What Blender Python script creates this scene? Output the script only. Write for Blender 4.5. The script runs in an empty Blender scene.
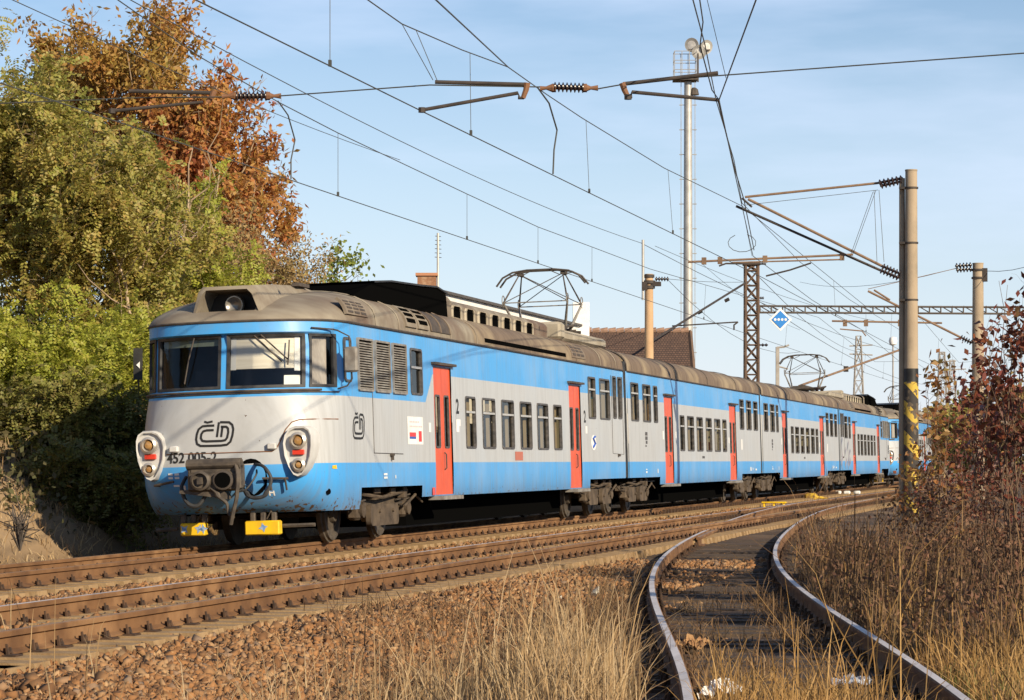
import bpy, math, random
import numpy as np
from mathutils import Vector, Matrix
C = bpy.context.scene
COL = C.collection
R = math.radians
random.seed(7)
RNG = np.random.default_rng(11)

# ---------------------------------------------------------------- camera, sky, sun, exposure
F_PX, HOR, HC = 2750.0, 460.0, 1.2
TH = math.atan(618 / F_PX)
SN, CS = math.sin(TH), math.cos(TH)
cam_d = bpy.data.cameras.new('camera')
cam = bpy.data.objects.new('camera', cam_d)
COL.objects.link(cam)
cam.location = (0, 0, HC)
cam.rotation_euler = (R(90), 0, TH)
cam_d.sensor_width = 36
cam_d.lens = F_PX / 1024 * 36
cam_d.shift_y = (HOR - 350) / 1024
cam_d.clip_start = 0.5
cam_d.clip_end = 6000
C.camera = cam

SUN_DIR = Vector((0.79, -0.62, 0.0)).normalized()
SUN_EL = R(23)
world = bpy.data.worlds.new('World')
C.world = world
world.use_nodes = True
wn, wl = world.node_tree.nodes, world.node_tree.links
wn.clear()
w_out = wn.new('ShaderNodeOutputWorld')
w_bg = wn.new('ShaderNodeBackground')
w_sky = wn.new('ShaderNodeTexSky')
w_sky.sky_type = 'NISHITA'
w_sky.sun_disc = False
w_sky.sun_elevation = SUN_EL
w_sky.sun_rotation = math.atan2(SUN_DIR.x, SUN_DIR.y)
w_sky.air_density = 1.0
w_sky.dust_density = 0.15
w_sky.ozone_density = 3.2
# thin high cloud: white veil broken up by a stretched noise, in sky directions
w_tc = wn.new('ShaderNodeTexCoord')
w_map = wn.new('ShaderNodeMapping')
w_map.inputs['Scale'].default_value = (1.4, 1.4, 7.0)
w_noise = wn.new('ShaderNodeTexNoise')
w_noise.inputs['Scale'].default_value = 2.2
w_noise.inputs['Detail'].default_value = 6
w_noise.inputs['Roughness'].default_value = 0.55
w_ramp = wn.new('ShaderNodeMapRange')
w_ramp.inputs['From Min'].default_value = 0.50
w_ramp.inputs['From Max'].default_value = 0.75
w_ramp.inputs['To Max'].default_value = 0.62
w_mix = wn.new('ShaderNodeMixRGB')
w_mix.inputs['Color2'].default_value = (7.2, 8.5, 10.4, 1)
wl.new(w_tc.outputs['Generated'], w_map.inputs['Vector'])
wl.new(w_map.outputs['Vector'], w_noise.inputs['Vector'])
wl.new(w_noise.outputs['Fac'], w_ramp.inputs['Value'])
wl.new(w_ramp.outputs['Result'], w_mix.inputs['Fac'])
wl.new(w_sky.outputs['Color'], w_mix.inputs['Color1'])
# pale haze low over the horizon
w_sep = wn.new('ShaderNodeSeparateXYZ')
wl.new(w_tc.outputs['Generated'], w_sep.inputs['Vector'])
w_hr = wn.new('ShaderNodeMapRange')
w_hr.inputs['From Min'].default_value = 0.0
w_hr.inputs['From Max'].default_value = 0.17
w_hr.inputs['To Min'].default_value = 0.72
w_hr.inputs['To Max'].default_value = 0.0
wl.new(w_sep.outputs['Z'], w_hr.inputs['Value'])
w_mx2 = wn.new('ShaderNodeMixRGB')
w_mx2.inputs['Color2'].default_value = (6.3, 7.5, 9.0, 1)
wl.new(w_hr.outputs['Result'], w_mx2.inputs['Fac'])
wl.new(w_mix.outputs['Color'], w_mx2.inputs['Color1'])
w_tint = wn.new('ShaderNodeMixRGB')
w_tint.blend_type = 'MULTIPLY'
w_tint.inputs['Fac'].default_value = 1.0
w_tint.inputs['Color2'].default_value = (1.05, 1.0, 1.02, 1)
wl.new(w_mx2.outputs['Color'], w_tint.inputs['Color1'])
wl.new(w_tint.outputs['Color'], w_bg.inputs['Color'])
w_bg.inputs['Strength'].default_value = 0.086
wl.new(w_bg.outputs['Background'], w_out.inputs['Surface'])

sun_d = bpy.data.lights.new('sun', 'SUN')
sun_d.energy = 5.0
sun_d.angle = R(0.5)
sun_d.color = (1.0, 0.85, 0.63)
sun = bpy.data.objects.new('sun', sun_d)
COL.objects.link(sun)
sd = Vector((SUN_DIR.x * math.cos(SUN_EL), SUN_DIR.y * math.cos(SUN_EL), math.sin(SUN_EL)))
sun.rotation_euler = sd.to_track_quat('Z', 'Y').to_euler()
sun.location = (60, -60, 60)

vs = C.view_settings
vs.view_transform = 'Standard'
vs.look = 'None'
vs.gamma = 1
vs.use_curve_mapping = False
vs.exposure = 0.45
C.cycles.max_bounces = 6
C.cycles.transparent_max_bounces = 24
C.cycles.caustics_reflective = False
C.cycles.caustics_refractive = False
C.cycles.use_denoising = True

# ---------------------------------------------------------------- helpers
def mat(name, c1, c2=None, scale=6.0, rough=0.75, metal=0.0, bump=0.0, bscale=None, stretch=(1, 1, 1),
        lo=0.35, hi=0.65, spec=0.4, detail=5, c3=None, s3=1.0, island=None, trans=0.0):
    m = bpy.data.materials.new(name)
    m.use_nodes = True
    n, l = m.node_tree.nodes, m.node_tree.links
    n.clear()
    out = n.new('ShaderNodeOutputMaterial')
    b = n.new('ShaderNodeBsdfPrincipled')
    b.inputs['Roughness'].default_value = rough
    b.inputs['Metallic'].default_value = metal
    b.inputs['Specular IOR Level'].default_value = spec
    b.inputs['Base Color'].default_value = (*c1, 1)
    tc = n.new('ShaderNodeTexCoord')
    mp = n.new('ShaderNodeMapping')
    mp.inputs['Scale'].default_value = stretch
    l.new(tc.outputs['Object'], mp.inputs['Vector'])
    col = None
    if c2 is not None:
        nz = n.new('ShaderNodeTexNoise')
        nz.inputs['Scale'].default_value = scale
        nz.inputs['Detail'].default_value = detail
        l.new(mp.outputs['Vector'], nz.inputs['Vector'])
        mr = n.new('ShaderNodeMapRange')
        mr.inputs['From Min'].default_value = lo
        mr.inputs['From Max'].default_value = hi
        l.new(nz.outputs['Fac'], mr.inputs['Value'])
        mx = n.new('ShaderNodeMixRGB')
        mx.inputs['Color1'].default_value = (*c1, 1)
        mx.inputs['Color2'].default_value = (*c2, 1)
        l.new(mr.outputs['Result'], mx.inputs['Fac'])
        col = mx.outputs['Color']
    if c3 is not None:
        nz3 = n.new('ShaderNodeTexNoise')
        nz3.inputs['Scale'].default_value = s3
        nz3.inputs['Detail'].default_value = 4
        l.new(tc.outputs['Object'], nz3.inputs['Vector'])
        mr3 = n.new('ShaderNodeMapRange')
        mr3.inputs['From Min'].default_value = 0.5
        mr3.inputs['From Max'].default_value = 0.68
        l.new(nz3.outputs['Fac'], mr3.inputs['Value'])
        mx3 = n.new('ShaderNodeMixRGB')
        mx3.inputs['Color2'].default_value = (*c3, 1)
        l.new(mr3.outputs['Result'], mx3.inputs['Fac'])
        l.new(col, mx3.inputs['Color1'])
        col = mx3.outputs['Color']
    if island is not None:
        ge = n.new('ShaderNodeNewGeometry')
        rp = n.new('ShaderNodeValToRGB')
        els = rp.color_ramp.elements
        while len(els) < len(island):
            els.new(0.5)
        for i, cc in enumerate(island):
            els[i].position = i / max(1, len(island) - 1)
            els[i].color = (*cc, 1)
        l.new(ge.outputs['Random Per Island'], rp.inputs['Fac'])
        if col is not None:
            mi = n.new('ShaderNodeMixRGB')
            mi.inputs['Fac'].default_value = 0.55
            l.new(col, mi.inputs['Color1'])
            l.new(rp.outputs['Color'], mi.inputs['Color2'])
            col = mi.outputs['Color']
        else:
            col = rp.outputs['Color']
    if col is not None:
        l.new(col, b.inputs['Base Color'])
    if bump:
        nb = n.new('ShaderNodeTexNoise')
        nb.inputs['Scale'].default_value = bscale or scale * 3
        nb.inputs['Detail'].default_value = 6
        l.new(mp.outputs['Vector'], nb.inputs['Vector'])
        bp = n.new('ShaderNodeBump')
        bp.inputs['Strength'].default_value = bump
        bp.inputs['Distance'].default_value = 0.02
        l.new(nb.outputs['Fac'], bp.inputs['Height'])
        l.new(bp.outputs['Normal'], b.inputs['Normal'])
    if trans:
        tr = n.new('ShaderNodeBsdfTranslucent')
        if col is not None:
            l.new(col, tr.inputs['Color'])
        else:
            tr.inputs['Color'].default_value = (*c1, 1)
        ms = n.new('ShaderNodeMixShader')
        ms.inputs['Fac'].default_value = trans
        l.new(b.outputs['BSDF'], ms.inputs[1])
        l.new(tr.outputs['BSDF'], ms.inputs[2])
        l.new(ms.outputs['Shader'], out.inputs['Surface'])
    else:
        l.new(b.outputs['BSDF'], out.inputs['Surface'])
    return m

def glass_mat(name, tint, refl=0.25, rough=0.03, fres=1.0):
    m = bpy.data.materials.new(name)
    m.use_nodes = True
    n, l = m.node_tree.nodes, m.node_tree.links
    n.clear()
    out = n.new('ShaderNodeOutputMaterial')
    t = n.new('ShaderNodeBsdfTransparent')
    t.inputs['Color'].default_value = (*tint, 1)
    g = n.new('ShaderNodeBsdfGlossy')
    g.inputs['Roughness'].default_value = rough
    g.inputs['Color'].default_value = (0.9, 0.93, 0.95, 1)
    fr = n.new('ShaderNodeFresnel')
    fr.inputs['IOR'].default_value = 1.45
    ad = n.new('ShaderNodeMath')
    ad.operation = 'ADD'
    ad.inputs[1].default_value = refl
    fm = n.new('ShaderNodeMath')
    fm.operation = 'MULTIPLY'
    fm.inputs[1].default_value = fres
    l.new(fr.outputs['Fac'], fm.inputs[0])
    l.new(fm.outputs['Value'], ad.inputs[0])
    ms = n.new('ShaderNodeMixShader')
    l.new(ad.outputs['Value'], ms.inputs['Fac'])
    l.new(t.outputs['BSDF'], ms.inputs[1])
    l.new(g.outputs['BSDF'], ms.inputs[2])
    l.new(ms.outputs['Shader'], out.inputs['Surface'])
    return m

class MB:
    def __init__(self):
        self.v, self.f = [], []
    def add(self, vs_, fs_):
        o = len(self.v)
        self.v += [tuple(p) for p in vs_]
        self.f += [tuple(i + o for i in f) for f in fs_]
        return self
    def box(self, c, s, rot=None, taper=1.0):
        hx, hy, hz = s[0] / 2, s[1] / 2, s[2] / 2
        P = []
        for z, k in ((-hz, 1), (hz, taper)):
            P += [Vector((-hx * k, -hy * k, z)), Vector((hx * k, -hy * k, z)), Vector((hx * k, hy * k, z)), Vector((-hx * k, hy * k, z))]
        if rot is not None:
            P = [rot @ p for p in P]
        P = [p + Vector(c) for p in P]
        return self.add(P, [(3, 2, 1, 0), (4, 5, 6, 7), (0, 1, 5, 4), (1, 2, 6, 5), (2, 3, 7, 6), (3, 0, 4, 7)])
    def cbox(self, c, s, ch=0.01):
        # box with chamfered edges round its z-outline and top
        hx, hy, hz = s[0] / 2, s[1] / 2, s[2] / 2
        ch = min(ch, hx * .45, hy * .45, hz * .45)
        rings = []
        for z, i in ((-hz, ch), (-hz + ch, 0), (hz - ch, 0), (hz, ch)):
            a, b = hx - i, hy - i
            rings.append([(c[0] + x, c[1] + y, c[2] + z) for x, y in
                          ((-a + ch, -b), (a - ch, -b), (a, -b + ch), (a, b - ch), (a - ch, b), (-a + ch, b), (-a, b - ch), (-a, -b + ch))])
        return self.loft(rings, caps=True)
    def loft(self, rings, caps=False, closed=True):
        o = len(self.v)
        n = len(rings[0])
        for r in rings:
            self.v += [tuple(p) for p in r]
        for k in range(len(rings) - 1):
            for i in range(n if closed else n - 1):
                j = (i + 1) % n
                self.f.append((o + k * n + i, o + k * n + j, o + (k + 1) * n + j, o + (k + 1) * n + i))
        if caps:
            self.f.append(tuple(o + i for i in range(n))[::-1])
            self.f.append(tuple(o + (len(rings) - 1) * n + i for i in range(n)))
        return self
    def tube(self, pts, r, n=8, caps=True):
        pts = [Vector(p) for p in pts]
        rs = r if isinstance(r, (list, tuple)) else [r] * len(pts)
        rings = []
        up = None
        for i, p in enumerate(pts):
            t = (pts[min(i + 1, len(pts) - 1)] - pts[max(i - 1, 0)])
            if t.length < 1e-9:
                t = Vector((0, 0, 1))
            t.normalize()
            if up is None:
                up = Vector((0, 0, 1)) if abs(t.z) < 0.9 else Vector((1, 0, 0))
            a = t.cross(up)
            if a.length < 1e-6:
                a = t.cross(Vector((1, 0, 0)))
            a.normalize()
            b = a.cross(t).normalized()
            up = b
            rings.append([p + (a * math.cos(k * 2 * math.pi / n) + b * math.sin(k * 2 * math.pi / n)) * rs[i] for k in range(n)])
        return self.loft(rings, caps=caps)
    def lathe(self, prof, c, axis=(0, 0, 1), n=16):
        ax = Vector(axis).normalized()
        u = ax.orthogonal().normalized()
        w = ax.cross(u)
        rings = [[Vector(c) + ax * h + (u * math.cos(k * 2 * math.pi / n) + w * math.sin(k * 2 * math.pi / n)) * max(r, 1e-4) for k in range(n)] for r, h in prof]
        return self.loft(rings, caps=True)
    def prism(self, poly, f3, a, b):
        # poly of 2-D points, f3(p, t) -> 3-D
        n = len(poly)
        return self.add([f3(p, a) for p in poly] + [f3(p, b) for p in poly],
                        [tuple(range(n))[::-1], tuple(range(n, 2 * n))] + [(i, (i + 1) % n, n + (i + 1) % n, n + i) for i in range(n)])
    def mesh(self, name, off=(0, 0, 0), smooth=True, ang=32):
        me = bpy.data.meshes.new(name)
        ox, oy, oz = off
        me.from_pydata([(x - ox, y - oy, z - oz) for x, y, z in self.v], [], self.f)
        me.validate()
        import bmesh
        bm = bmesh.new(); bm.from_mesh(me)
        bmesh.ops.remove_doubles(bm, verts=bm.verts, dist=1e-5)
        bm.to_mesh(me); bm.free()
        if smooth:
            me.polygons.foreach_set('use_smooth', [True] * len(me.polygons))
            me.set_sharp_from_angle(angle=R(ang))
        return me

def fix_normals(me):
    import bmesh
    bm = bmesh.new()
    bm.from_mesh(me)
    bmesh.ops.recalc_face_normals(bm, faces=bm.faces)
    bm.to_mesh(me)
    bm.free()

def tag(o, label=None, cat=None, group=None, kind=None):
    if label: o['label'] = label
    if cat: o['category'] = cat
    if group: o['group'] = group
    if kind: o['kind'] = kind
    return o

def link_mesh(name, me, m, parent=None, loc=None):
    o = bpy.data.objects.new(name, me)
    if isinstance(m, (list, tuple)):
        for mm in m: me.materials.append(mm)
    elif m is not None:
        me.materials.append(m)
    COL.objects.link(o)
    if parent is not None: o.parent = parent
    if loc is not None: o.location = loc
    return o

def solo(name, mb, m, label, cat, group=None, kind=None, base=None, smooth=True):
    # one-mesh thing, origin at its base
    if base is None:
        a = np.array(mb.v)
        base = (float(a[:, 0].mean()), float(a[:, 1].mean()), float(a[:, 2].min()))
    me = mb.mesh(name, base, smooth)
    fix_normals(me)
    o = link_mesh(name, me, m, None, base)
    return tag(o, label, cat, group, kind)

class Thing:
    def __init__(self, name, label, cat, loc=(0, 0, 0), group=None, rot=(0, 0, 0)):
        self.o = bpy.data.objects.new(name, None)
        self.o.empty_display_size = 0.2
        COL.objects.link(self.o)
        self.o.location = loc
        self.o.rotation_euler = rot
        self.loc = loc
        tag(self.o, label, cat, group)
    def part(self, name, mb, m, parent=None, smooth=True, off=None, label=None, kind=None, ang=32, fix=True):
        me = mb.mesh(name, self.loc if off is None else off, smooth, ang)
        if fix: fix_normals(me)
        o = link_mesh(name, me, m, parent or self.o)
        if label: o['label'] = label
        if kind: o['kind'] = kind
        return o

KIDS = None
def copy_tree(root, loc, label, group=None, rot=None):
    def rec(o, par):
        c = o.copy()
        COL.objects.link(c)
        if par is not None: c.parent = par
        for ch in list(o.children): rec(ch, c)
        return c
    r = rec(root, None)
    r.location = loc
    if rot is not None: r.rotation_euler = rot
    r['label'] = label
    if group: r['group'] = group
    return r

def np_mesh(name, V, F):
    V = np.asarray(V, np.float32); F = np.asarray(F, np.int32)
    me = bpy.data.meshes.new(name)
    k = F.shape[1]
    me.vertices.add(len(V)); me.vertices.foreach_set('co', V.ravel())
    me.loops.add(F.size); me.loops.foreach_set('vertex_index', F.ravel())
    me.polygons.add(len(F))
    me.polygons.foreach_set('loop_start', np.arange(0, F.size, k, dtype=np.int32))
    try:
        me.polygons.foreach_set('loop_total', np.full(len(F), k, np.int32))
    except Exception:
        pass
    me.update(calc_edges=True)
    return me

def at(px, py, d):
    # the point seen at pixel (px, py) of the photograph, d metres in front of the lens
    r = (px - 512) / F_PX * d
    return Vector((r * CS - d * SN, r * SN + d * CS, HC - (py - HOR) * d / F_PX))

# course of the siding's left rail
sid = np.array([[-1.75, 10.6], [-2.0, 12.6], [-2.28, 14.75], [-2.64, 16.53], [-3.23, 19.41], [-3.74, 22.06], [-4.32, 25.2], [-4.72, 27.46], [-5.2, 30.42], [-6.18, 37.17],
                [-6.82, 42.09], [-7.53, 49.19], [-8.02, 54.57], [-8.55, 61.8], [-8.95, 69.82], [-9.15, 78.0], [-9.17, 86.0]])
sy = np.linspace(11, 84, 80)
pc = np.polyfit(sid[:, 1], sid[:, 0], 6)
sx = np.polyval(pc, sy)

def gz(x, y):
    """ground height"""
    x = np.asarray(x, float); y = np.asarray(y, float)
    z = np.full(np.broadcast(x, y).shape, -0.24)
    # bank on the left
    t = np.clip((-15.0 - x) / 6.0, 0, 1)
    z = z - 0.10 * np.exp(-((x + 14.9) / 0.6) ** 2)
    z = z + t * 4.0 + np.clip(-21.0 - x, 0, 40) * 0.12
    # ballast shoulder falls off to the right of the middle track
    edge = -6.75 - 0.0 * y
    t2 = np.clip((x - edge) / 1.5, 0, 1) * np.clip((58 - y) / 14, 0, 1)
    z = z - 0.26 * t2 * t2 * (3 - 2 * t2)
    t3 = np.clip((x + 2.2 + np.clip((y - 20) / 12, 0, 3)) / 2.0, 0, 1)
    z = z + 0.22 * t3
    # the siding's own bed
    dc = np.abs(x - (np.polyval(pc, np.clip(y, 11, 84)) + .75))
    k3 = np.clip((2.3 - dc) / .7, 0, 1) * np.clip((52 - y) / 8, 0, 1)
    z = z * (1 - k3) + (-0.30) * k3
    z = z + 0.025 * np.sin(x * 2.1 + y * 0.7) * np.sin(y * 1.3 - x * .4) * (x > -7)
    return z

# ---------------------------------------------------------------- materials
M = {}
M['shadeblack'] = mat('painted_shade_black', (0.0035, 0.0035, 0.0035), rough=1.0, spec=0.0)  # near-black that paints in the shade of openings, cowl and underframe
M['blackpaint'] = mat('black_paint', (0.012, 0.012, 0.012), (0.03, 0.028, 0.025), 4, rough=0.55)
M['rubber'] = mat('black_rubber', (0.022, 0.022, 0.024), (0.05, 0.05, 0.05), 9, rough=0.6)
M['frame'] = mat('window_rubber', (0.05, 0.05, 0.052), (0.11, 0.10, 0.095), 14, rough=0.55)
M['alu'] = mat('dull_aluminium', (0.55, 0.55, 0.54), (0.42, 0.41, 0.39), 9, rough=0.45, metal=0.3)
M['curtain'] = mat('grey_curtain', (0.46, 0.42, 0.38), (0.36, 0.32, 0.29), 20, stretch=(1, 5, .3), rough=0.95)
M['roof'] = mat('roof_grime', (0.285, 0.25, 0.19), (0.165, 0.13, 0.095), 1.3, stretch=(1, 2.4, 2.2), rough=0.8, bump=0.12, bscale=20, c3=(0.13, 0.085, 0.06), s3=0.55, lo=.3, hi=.7)
M['roof_rust'] = mat('roof_rust', (0.19, 0.14, 0.097), (0.11, 0.078, 0.056), 1.6, stretch=(1, 3, .6), rough=0.82, bump=0.12, bscale=20, c3=(0.30, 0.235, 0.15), s3=0.8, lo=.3, hi=.7)
M['grille'] = mat('louvre_metal', (0.27, 0.255, 0.23), (0.16, 0.14, 0.12), 7, rough=0.6)
M['bogie'] = mat('bogie_dust', (0.115, 0.084, 0.056), (0.055, 0.04, 0.028), 5, rough=0.9, bump=0.3, bscale=30)
M['iron'] = mat('dark_iron', (0.05, 0.042, 0.036), (0.09, 0.07, 0.055), 8, rough=0.75)
M['wheel'] = mat('wheel_steel', (0.055, 0.045, 0.036), (0.11, 0.09, 0.07), 6, rough=0.6, metal=0.2)
M['coupler'] = mat('coupler_iron', (0.05, 0.041, 0.034), (0.10, 0.08, 0.06), 9, rough=0.65, bump=0.2)
M['yellow'] = mat('yellow_paint', (0.78, 0.50, 0.012), (0.66, 0.40, 0.02), 8, rough=0.5)
M['red'] = mat('door_red', (0.68, 0.10, 0.032), (0.56, 0.08, 0.03), 5, rough=0.42, stretch=(1, 1, .4))
M['lens_red'] = mat('red_lens', (0.62, 0.04, 0.02), rough=0.25, spec=.6)
M['amber'] = mat('amber_lens', (0.42, 0.24, 0.085), (0.26, 0.13, 0.04), 14, rough=0.12, spec=0.8)
M['chrome'] = mat('lamp_ring', (0.62, 0.57, 0.50), rough=0.3, metal=0.6)
M['whitegrey'] = mat('lamp_housing_white', (0.56, 0.555, 0.54), (0.48, 0.47, 0.45), 4, rough=0.5)
M['white'] = mat('white_paint', (0.78, 0.78, 0.76), (0.7, 0.69, 0.66), 5, rough=0.6)
M['blacktext'] = mat('black_lettering', (0.018, 0.018, 0.018), rough=0.6)
M['bluebit'] = mat('blue_sticker', (0.03, 0.10, 0.42), rough=0.5)
M['redbit'] = mat('red_sticker', (0.62, 0.05, 0.05), rough=0.5)
M['tag_red'] = mat('faded_red_paint', (0.46, 0.12, 0.08), (0.36, 0.16, 0.12), 40, rough=0.7)
M['pinktext'] = mat('pale_print', (0.62, 0.50, 0.50), rough=0.7)
M['glass'] = glass_mat('window_glass', (0.60, 0.56, 0.44), 0.022, fres=0.16)
M['cabglass'] = glass_mat('cab_glass', (0.90, 0.91, 0.90), 0.015, fres=0.5)
M['doorglass'] = glass_mat('door_glass', (0.40, 0.36, 0.28), 0.022, fres=0.16)
M['interior'] = mat('interior_panel', (0.30, 0.28, 0.24), (0.22, 0.2, 0.17), 3, rough=0.8)
M['seat'] = mat('seat_vinyl', (0.16, 0.055, 0.035), (0.11, 0.04, 0.03), 6, rough=0.6)
M['blind'] = mat('cream_blind', (0.80, 0.75, 0.64), (0.70, 0.64, 0.53), 3, stretch=(.4, 1, 8), rough=0.9)
M['desk'] = mat('cab_desk', (0.022, 0.027, 0.042), (0.014, 0.016, 0.022), 5, rough=0.6)
M['skin'] = mat('skin', (0.48, 0.27, 0.18), rough=0.6)
M['shirt'] = mat('shirt_cloth', (0.06, 0.07, 0.12), (0.04, 0.05, 0.08), 20, rough=0.9)
M['shirt2'] = mat('pale_shirt_cloth', (0.55, 0.48, 0.33), (0.45, 0.4, 0.28), 20, rough=0.9)
M['rust'] = mat('rail_rust', (0.185, 0.092, 0.037), (0.115, 0.055, 0.023), 3.5, rough=0.85, bump=0.15, bscale=40, c3=(0.25, 0.135, 0.06), s3=2.0)
M['railtop'] = mat('rail_head_polished', (0.60, 0.56, 0.55), (0.44, 0.40, 0.385), 2.5, rough=0.5, metal=0.0, stretch=(3, .4, 1))
M['railtop_dull'] = mat('rail_head_dull', (0.34, 0.215, 0.12), (0.24, 0.145, 0.08), 2.5, rough=0.55, metal=0.1, stretch=(3, .4, 1))
M['clip'] = mat('rail_clip_rust', (0.028, 0.018, 0.013), (0.085, 0.044, 0.022), 20, rough=0.85)
M['concrete_sl'] = mat('sleeper_concrete', (0.35, 0.235, 0.12), (0.24, 0.15, 0.07), 5, rough=0.95, bump=0.3, bscale=40)
M['timber'] = mat('sleeper_timber', (0.05, 0.036, 0.027), (0.09, 0.062, 0.042), 4, stretch=(1, 8, 2), rough=0.95, bump=0.5, bscale=20)
M['pole'] = mat('pole_concrete', (0.40, 0.315, 0.22), (0.31, 0.24, 0.165), 2.0, stretch=(1, 1, .4), rough=0.9, bump=0.15, bscale=30, c3=(0.25, 0.2, 0.14), s3=1.5)
M['galv'] = mat('galvanised_steel', (0.46, 0.45, 0.42), (0.36, 0.35, 0.33), 3, rough=0.5, metal=0.35)
M['lattice'] = mat('lattice_rust', (0.16, 0.10, 0.065), (0.10, 0.065, 0.045), 3, rough=0.85)
M['latticegrey'] = mat('lattice_grey', (0.36, 0.33, 0.29), (0.28, 0.25, 0.22), 3, rough=0.8)
M['beam'] = mat('gantry_grey', (0.11, 0.09, 0.075), (0.075, 0.06, 0.05), 3, rough=0.8)
M['rod'] = mat('cantilever_rust', (0.24, 0.155, 0.095), (0.16, 0.10, 0.065), 5, rough=0.8)
M['roddark'] = mat('arm_dark', (0.035, 0.029, 0.026), (0.06, 0.046, 0.038), 6, rough=0.7)
M['wire'] = mat('copper_wire_dark', (0.075, 0.075, 0.066), rough=0.55, metal=0.2)
M['insul'] = mat('insulator_brown', (0.028, 0.014, 0.012), (0.02, 0.011, 0.01), 6, rough=0.3, spec=.6)
M['rustfit'] = mat('rusty_fitting', (0.22, 0.105, 0.05), (0.18, 0.09, 0.05), 20, rough=0.8)
M['cream'] = mat('housing_cream', (0.42, 0.37, 0.28), (0.30, 0.25, 0.175), 4, rough=.8)
# ---------------------------------------------------------------- ground
def axis(*segs):
    out = []
    for a, b, n in segs:
        out += list(np.linspace(a, b, n, endpoint=False))
    return np.array(out + [segs[-1][1]])
gx = axis((-2500, -200, 8), (-200, -40, 16), (-40, -24, 32), (-24, -13, 60), (-13, -7, 14), (-7, 2, 60), (2, 40, 24), (40, 200, 10), (200, 2500, 8))
gy = axis((-300, 0, 10), (0, 10, 12), (10, 60, 180), (60, 160, 90), (160, 400, 24), (400, 5000, 16))
GX, GY = np.meshgrid(gx, gy)
GZ = gz(GX, GY)
fade = np.clip((98 - GY) / 26, 0, 1)
bank = (GX < -15) 
GZ = np.where(bank, -0.24 + (GZ + 0.24) * fade, GZ)
jit = RNG.normal(0, 0.05, GZ.shape) * ((GX < -15.5) & (GX > -40) & (GY > 10) & (GY < 100))
GZ = GZ + jit
nx, ny = len(gx), len(gy)
idx = np.arange(nx * ny).reshape(ny, nx)
F = np.stack([idx[:-1, :-1], idx[:-1, 1:], idx[1:, 1:], idx[1:, :-1]], -1).reshape(-1, 4)
g_me = np_mesh('ground', np.stack([GX, GY, GZ], -1).reshape(-1, 3), F)
g_me.polygons.foreach_set('use_smooth', [True] * len(g_me.polygons))
M['ground'] = mat('dry_earth', (0.105, 0.06, 0.03), (0.05, 0.03, 0.017), 1.4, rough=0.97, bump=0.8, bscale=16, c3=(0.19, 0.12, 0.062), s3=0.5, detail=9)
gn, gl = M['ground'].node_tree.nodes, M['ground'].node_tree.links
g_b = next(n for n in gn if n.type == 'BSDF_PRINCIPLED')
g_src = g_b.inputs['Base Color'].links[0].from_socket
g_tc = next(n for n in gn if n.type == 'TEX_COORD')
g_sx = gn.new('ShaderNodeSeparateXYZ'); gl.new(g_tc.outputs['Object'], g_sx.inputs['Vector'])
g_mr = gn.new('ShaderNodeMapRange'); g_mr.inputs['From Min'].default_value = -14.7; g_mr.inputs['From Max'].default_value = -15.5
gl.new(g_sx.outputs['X'], g_mr.inputs['Value'])
g_mx = gn.new('ShaderNodeMixRGB'); g_mx.inputs['Color2'].default_value = (.34, .235, .13, 1)
g_ml = gn.new('ShaderNodeMath'); g_ml.operation = 'MULTIPLY'; g_ml.inputs[1].default_value = .75
gl.new(g_mr.outputs['Result'], g_ml.inputs[0]); gl.new(g_ml.outputs['Value'], g_mx.inputs['Fac'])
gl.new(g_src, g_mx.inputs['Color1']); gl.new(g_mx.outputs['Color'], g_b.inputs['Base Color'])
ground = tag(link_mesh('ground', g_me, M['ground']), kind='structure')

# ---------------------------------------------------------------- tracks
RAILP = [(-.068, -.165), (.068, -.165), (.068, -.15), (.014, -.132), (.010, -.052), (.036, -.04), (.037, -.008), (.027, 0),
         (-.027, 0), (-.037, -.008), (-.036, -.04), (-.010, -.052), (-.014, -.132), (-.068, -.15)]
def rail(pts, T, top, name='rail'):
    pts = [Vector(p) for p in pts]
    rings = []
    for i, p in enumerate(pts):
        t = pts[min(i + 1, len(pts) - 1)] - pts[max(0, i - 1)]
        nrm = Vector((t.y, -t.x, 0)).normalized()
        rings.append([p + nrm * u + Vector((0, 0, v)) for u, v in RAILP])
    mb = MB().loft(rings, caps=True)
    me = mb.mesh(name, T.loc, True, 25)
    n = len(RAILP)
    mi = [0] * len(me.polygons)
    for k in range(len(pts) - 1):
        mi[k * n + 7] = 1
    me.polygons.foreach_set('material_index', mi)
    fix_normals(me)
    return link_mesh(name, me, [M['rust'], M[top]], T.o)

def clip_mb(p, nrm, t, side):
    # a screw clip on the foot of the rail: plate, bolt and bent clip; p = rail foot centre
    mb = MB()
    mb.box(p + Vector((0, 0, .004)), (0.34, 0.14, 0.012), Matrix.Rotation(math.atan2(nrm.y, nrm.x), 3, 'Z'))
    for sgn in (1, -1):
        q = p + nrm * (sgn * 0.10)
        a = math.atan2(t.y, t.x)
        rot = Matrix.Rotation(a, 3, 'Z')
        mb.box(q + Vector((0, 0, .035)) - nrm * sgn * .02, (0.03, 0.05, 0.035), rot)
        for w_, h_ in ((-.035, .085), (.03, .06)):
            mb.tube([q + t * w_ + Vector((0, 0, .01)), q + t * w_ - nrm * sgn * .012 + Vector((0, 0, h_))], [0.015, 0.010], 5)
    return mb

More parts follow.
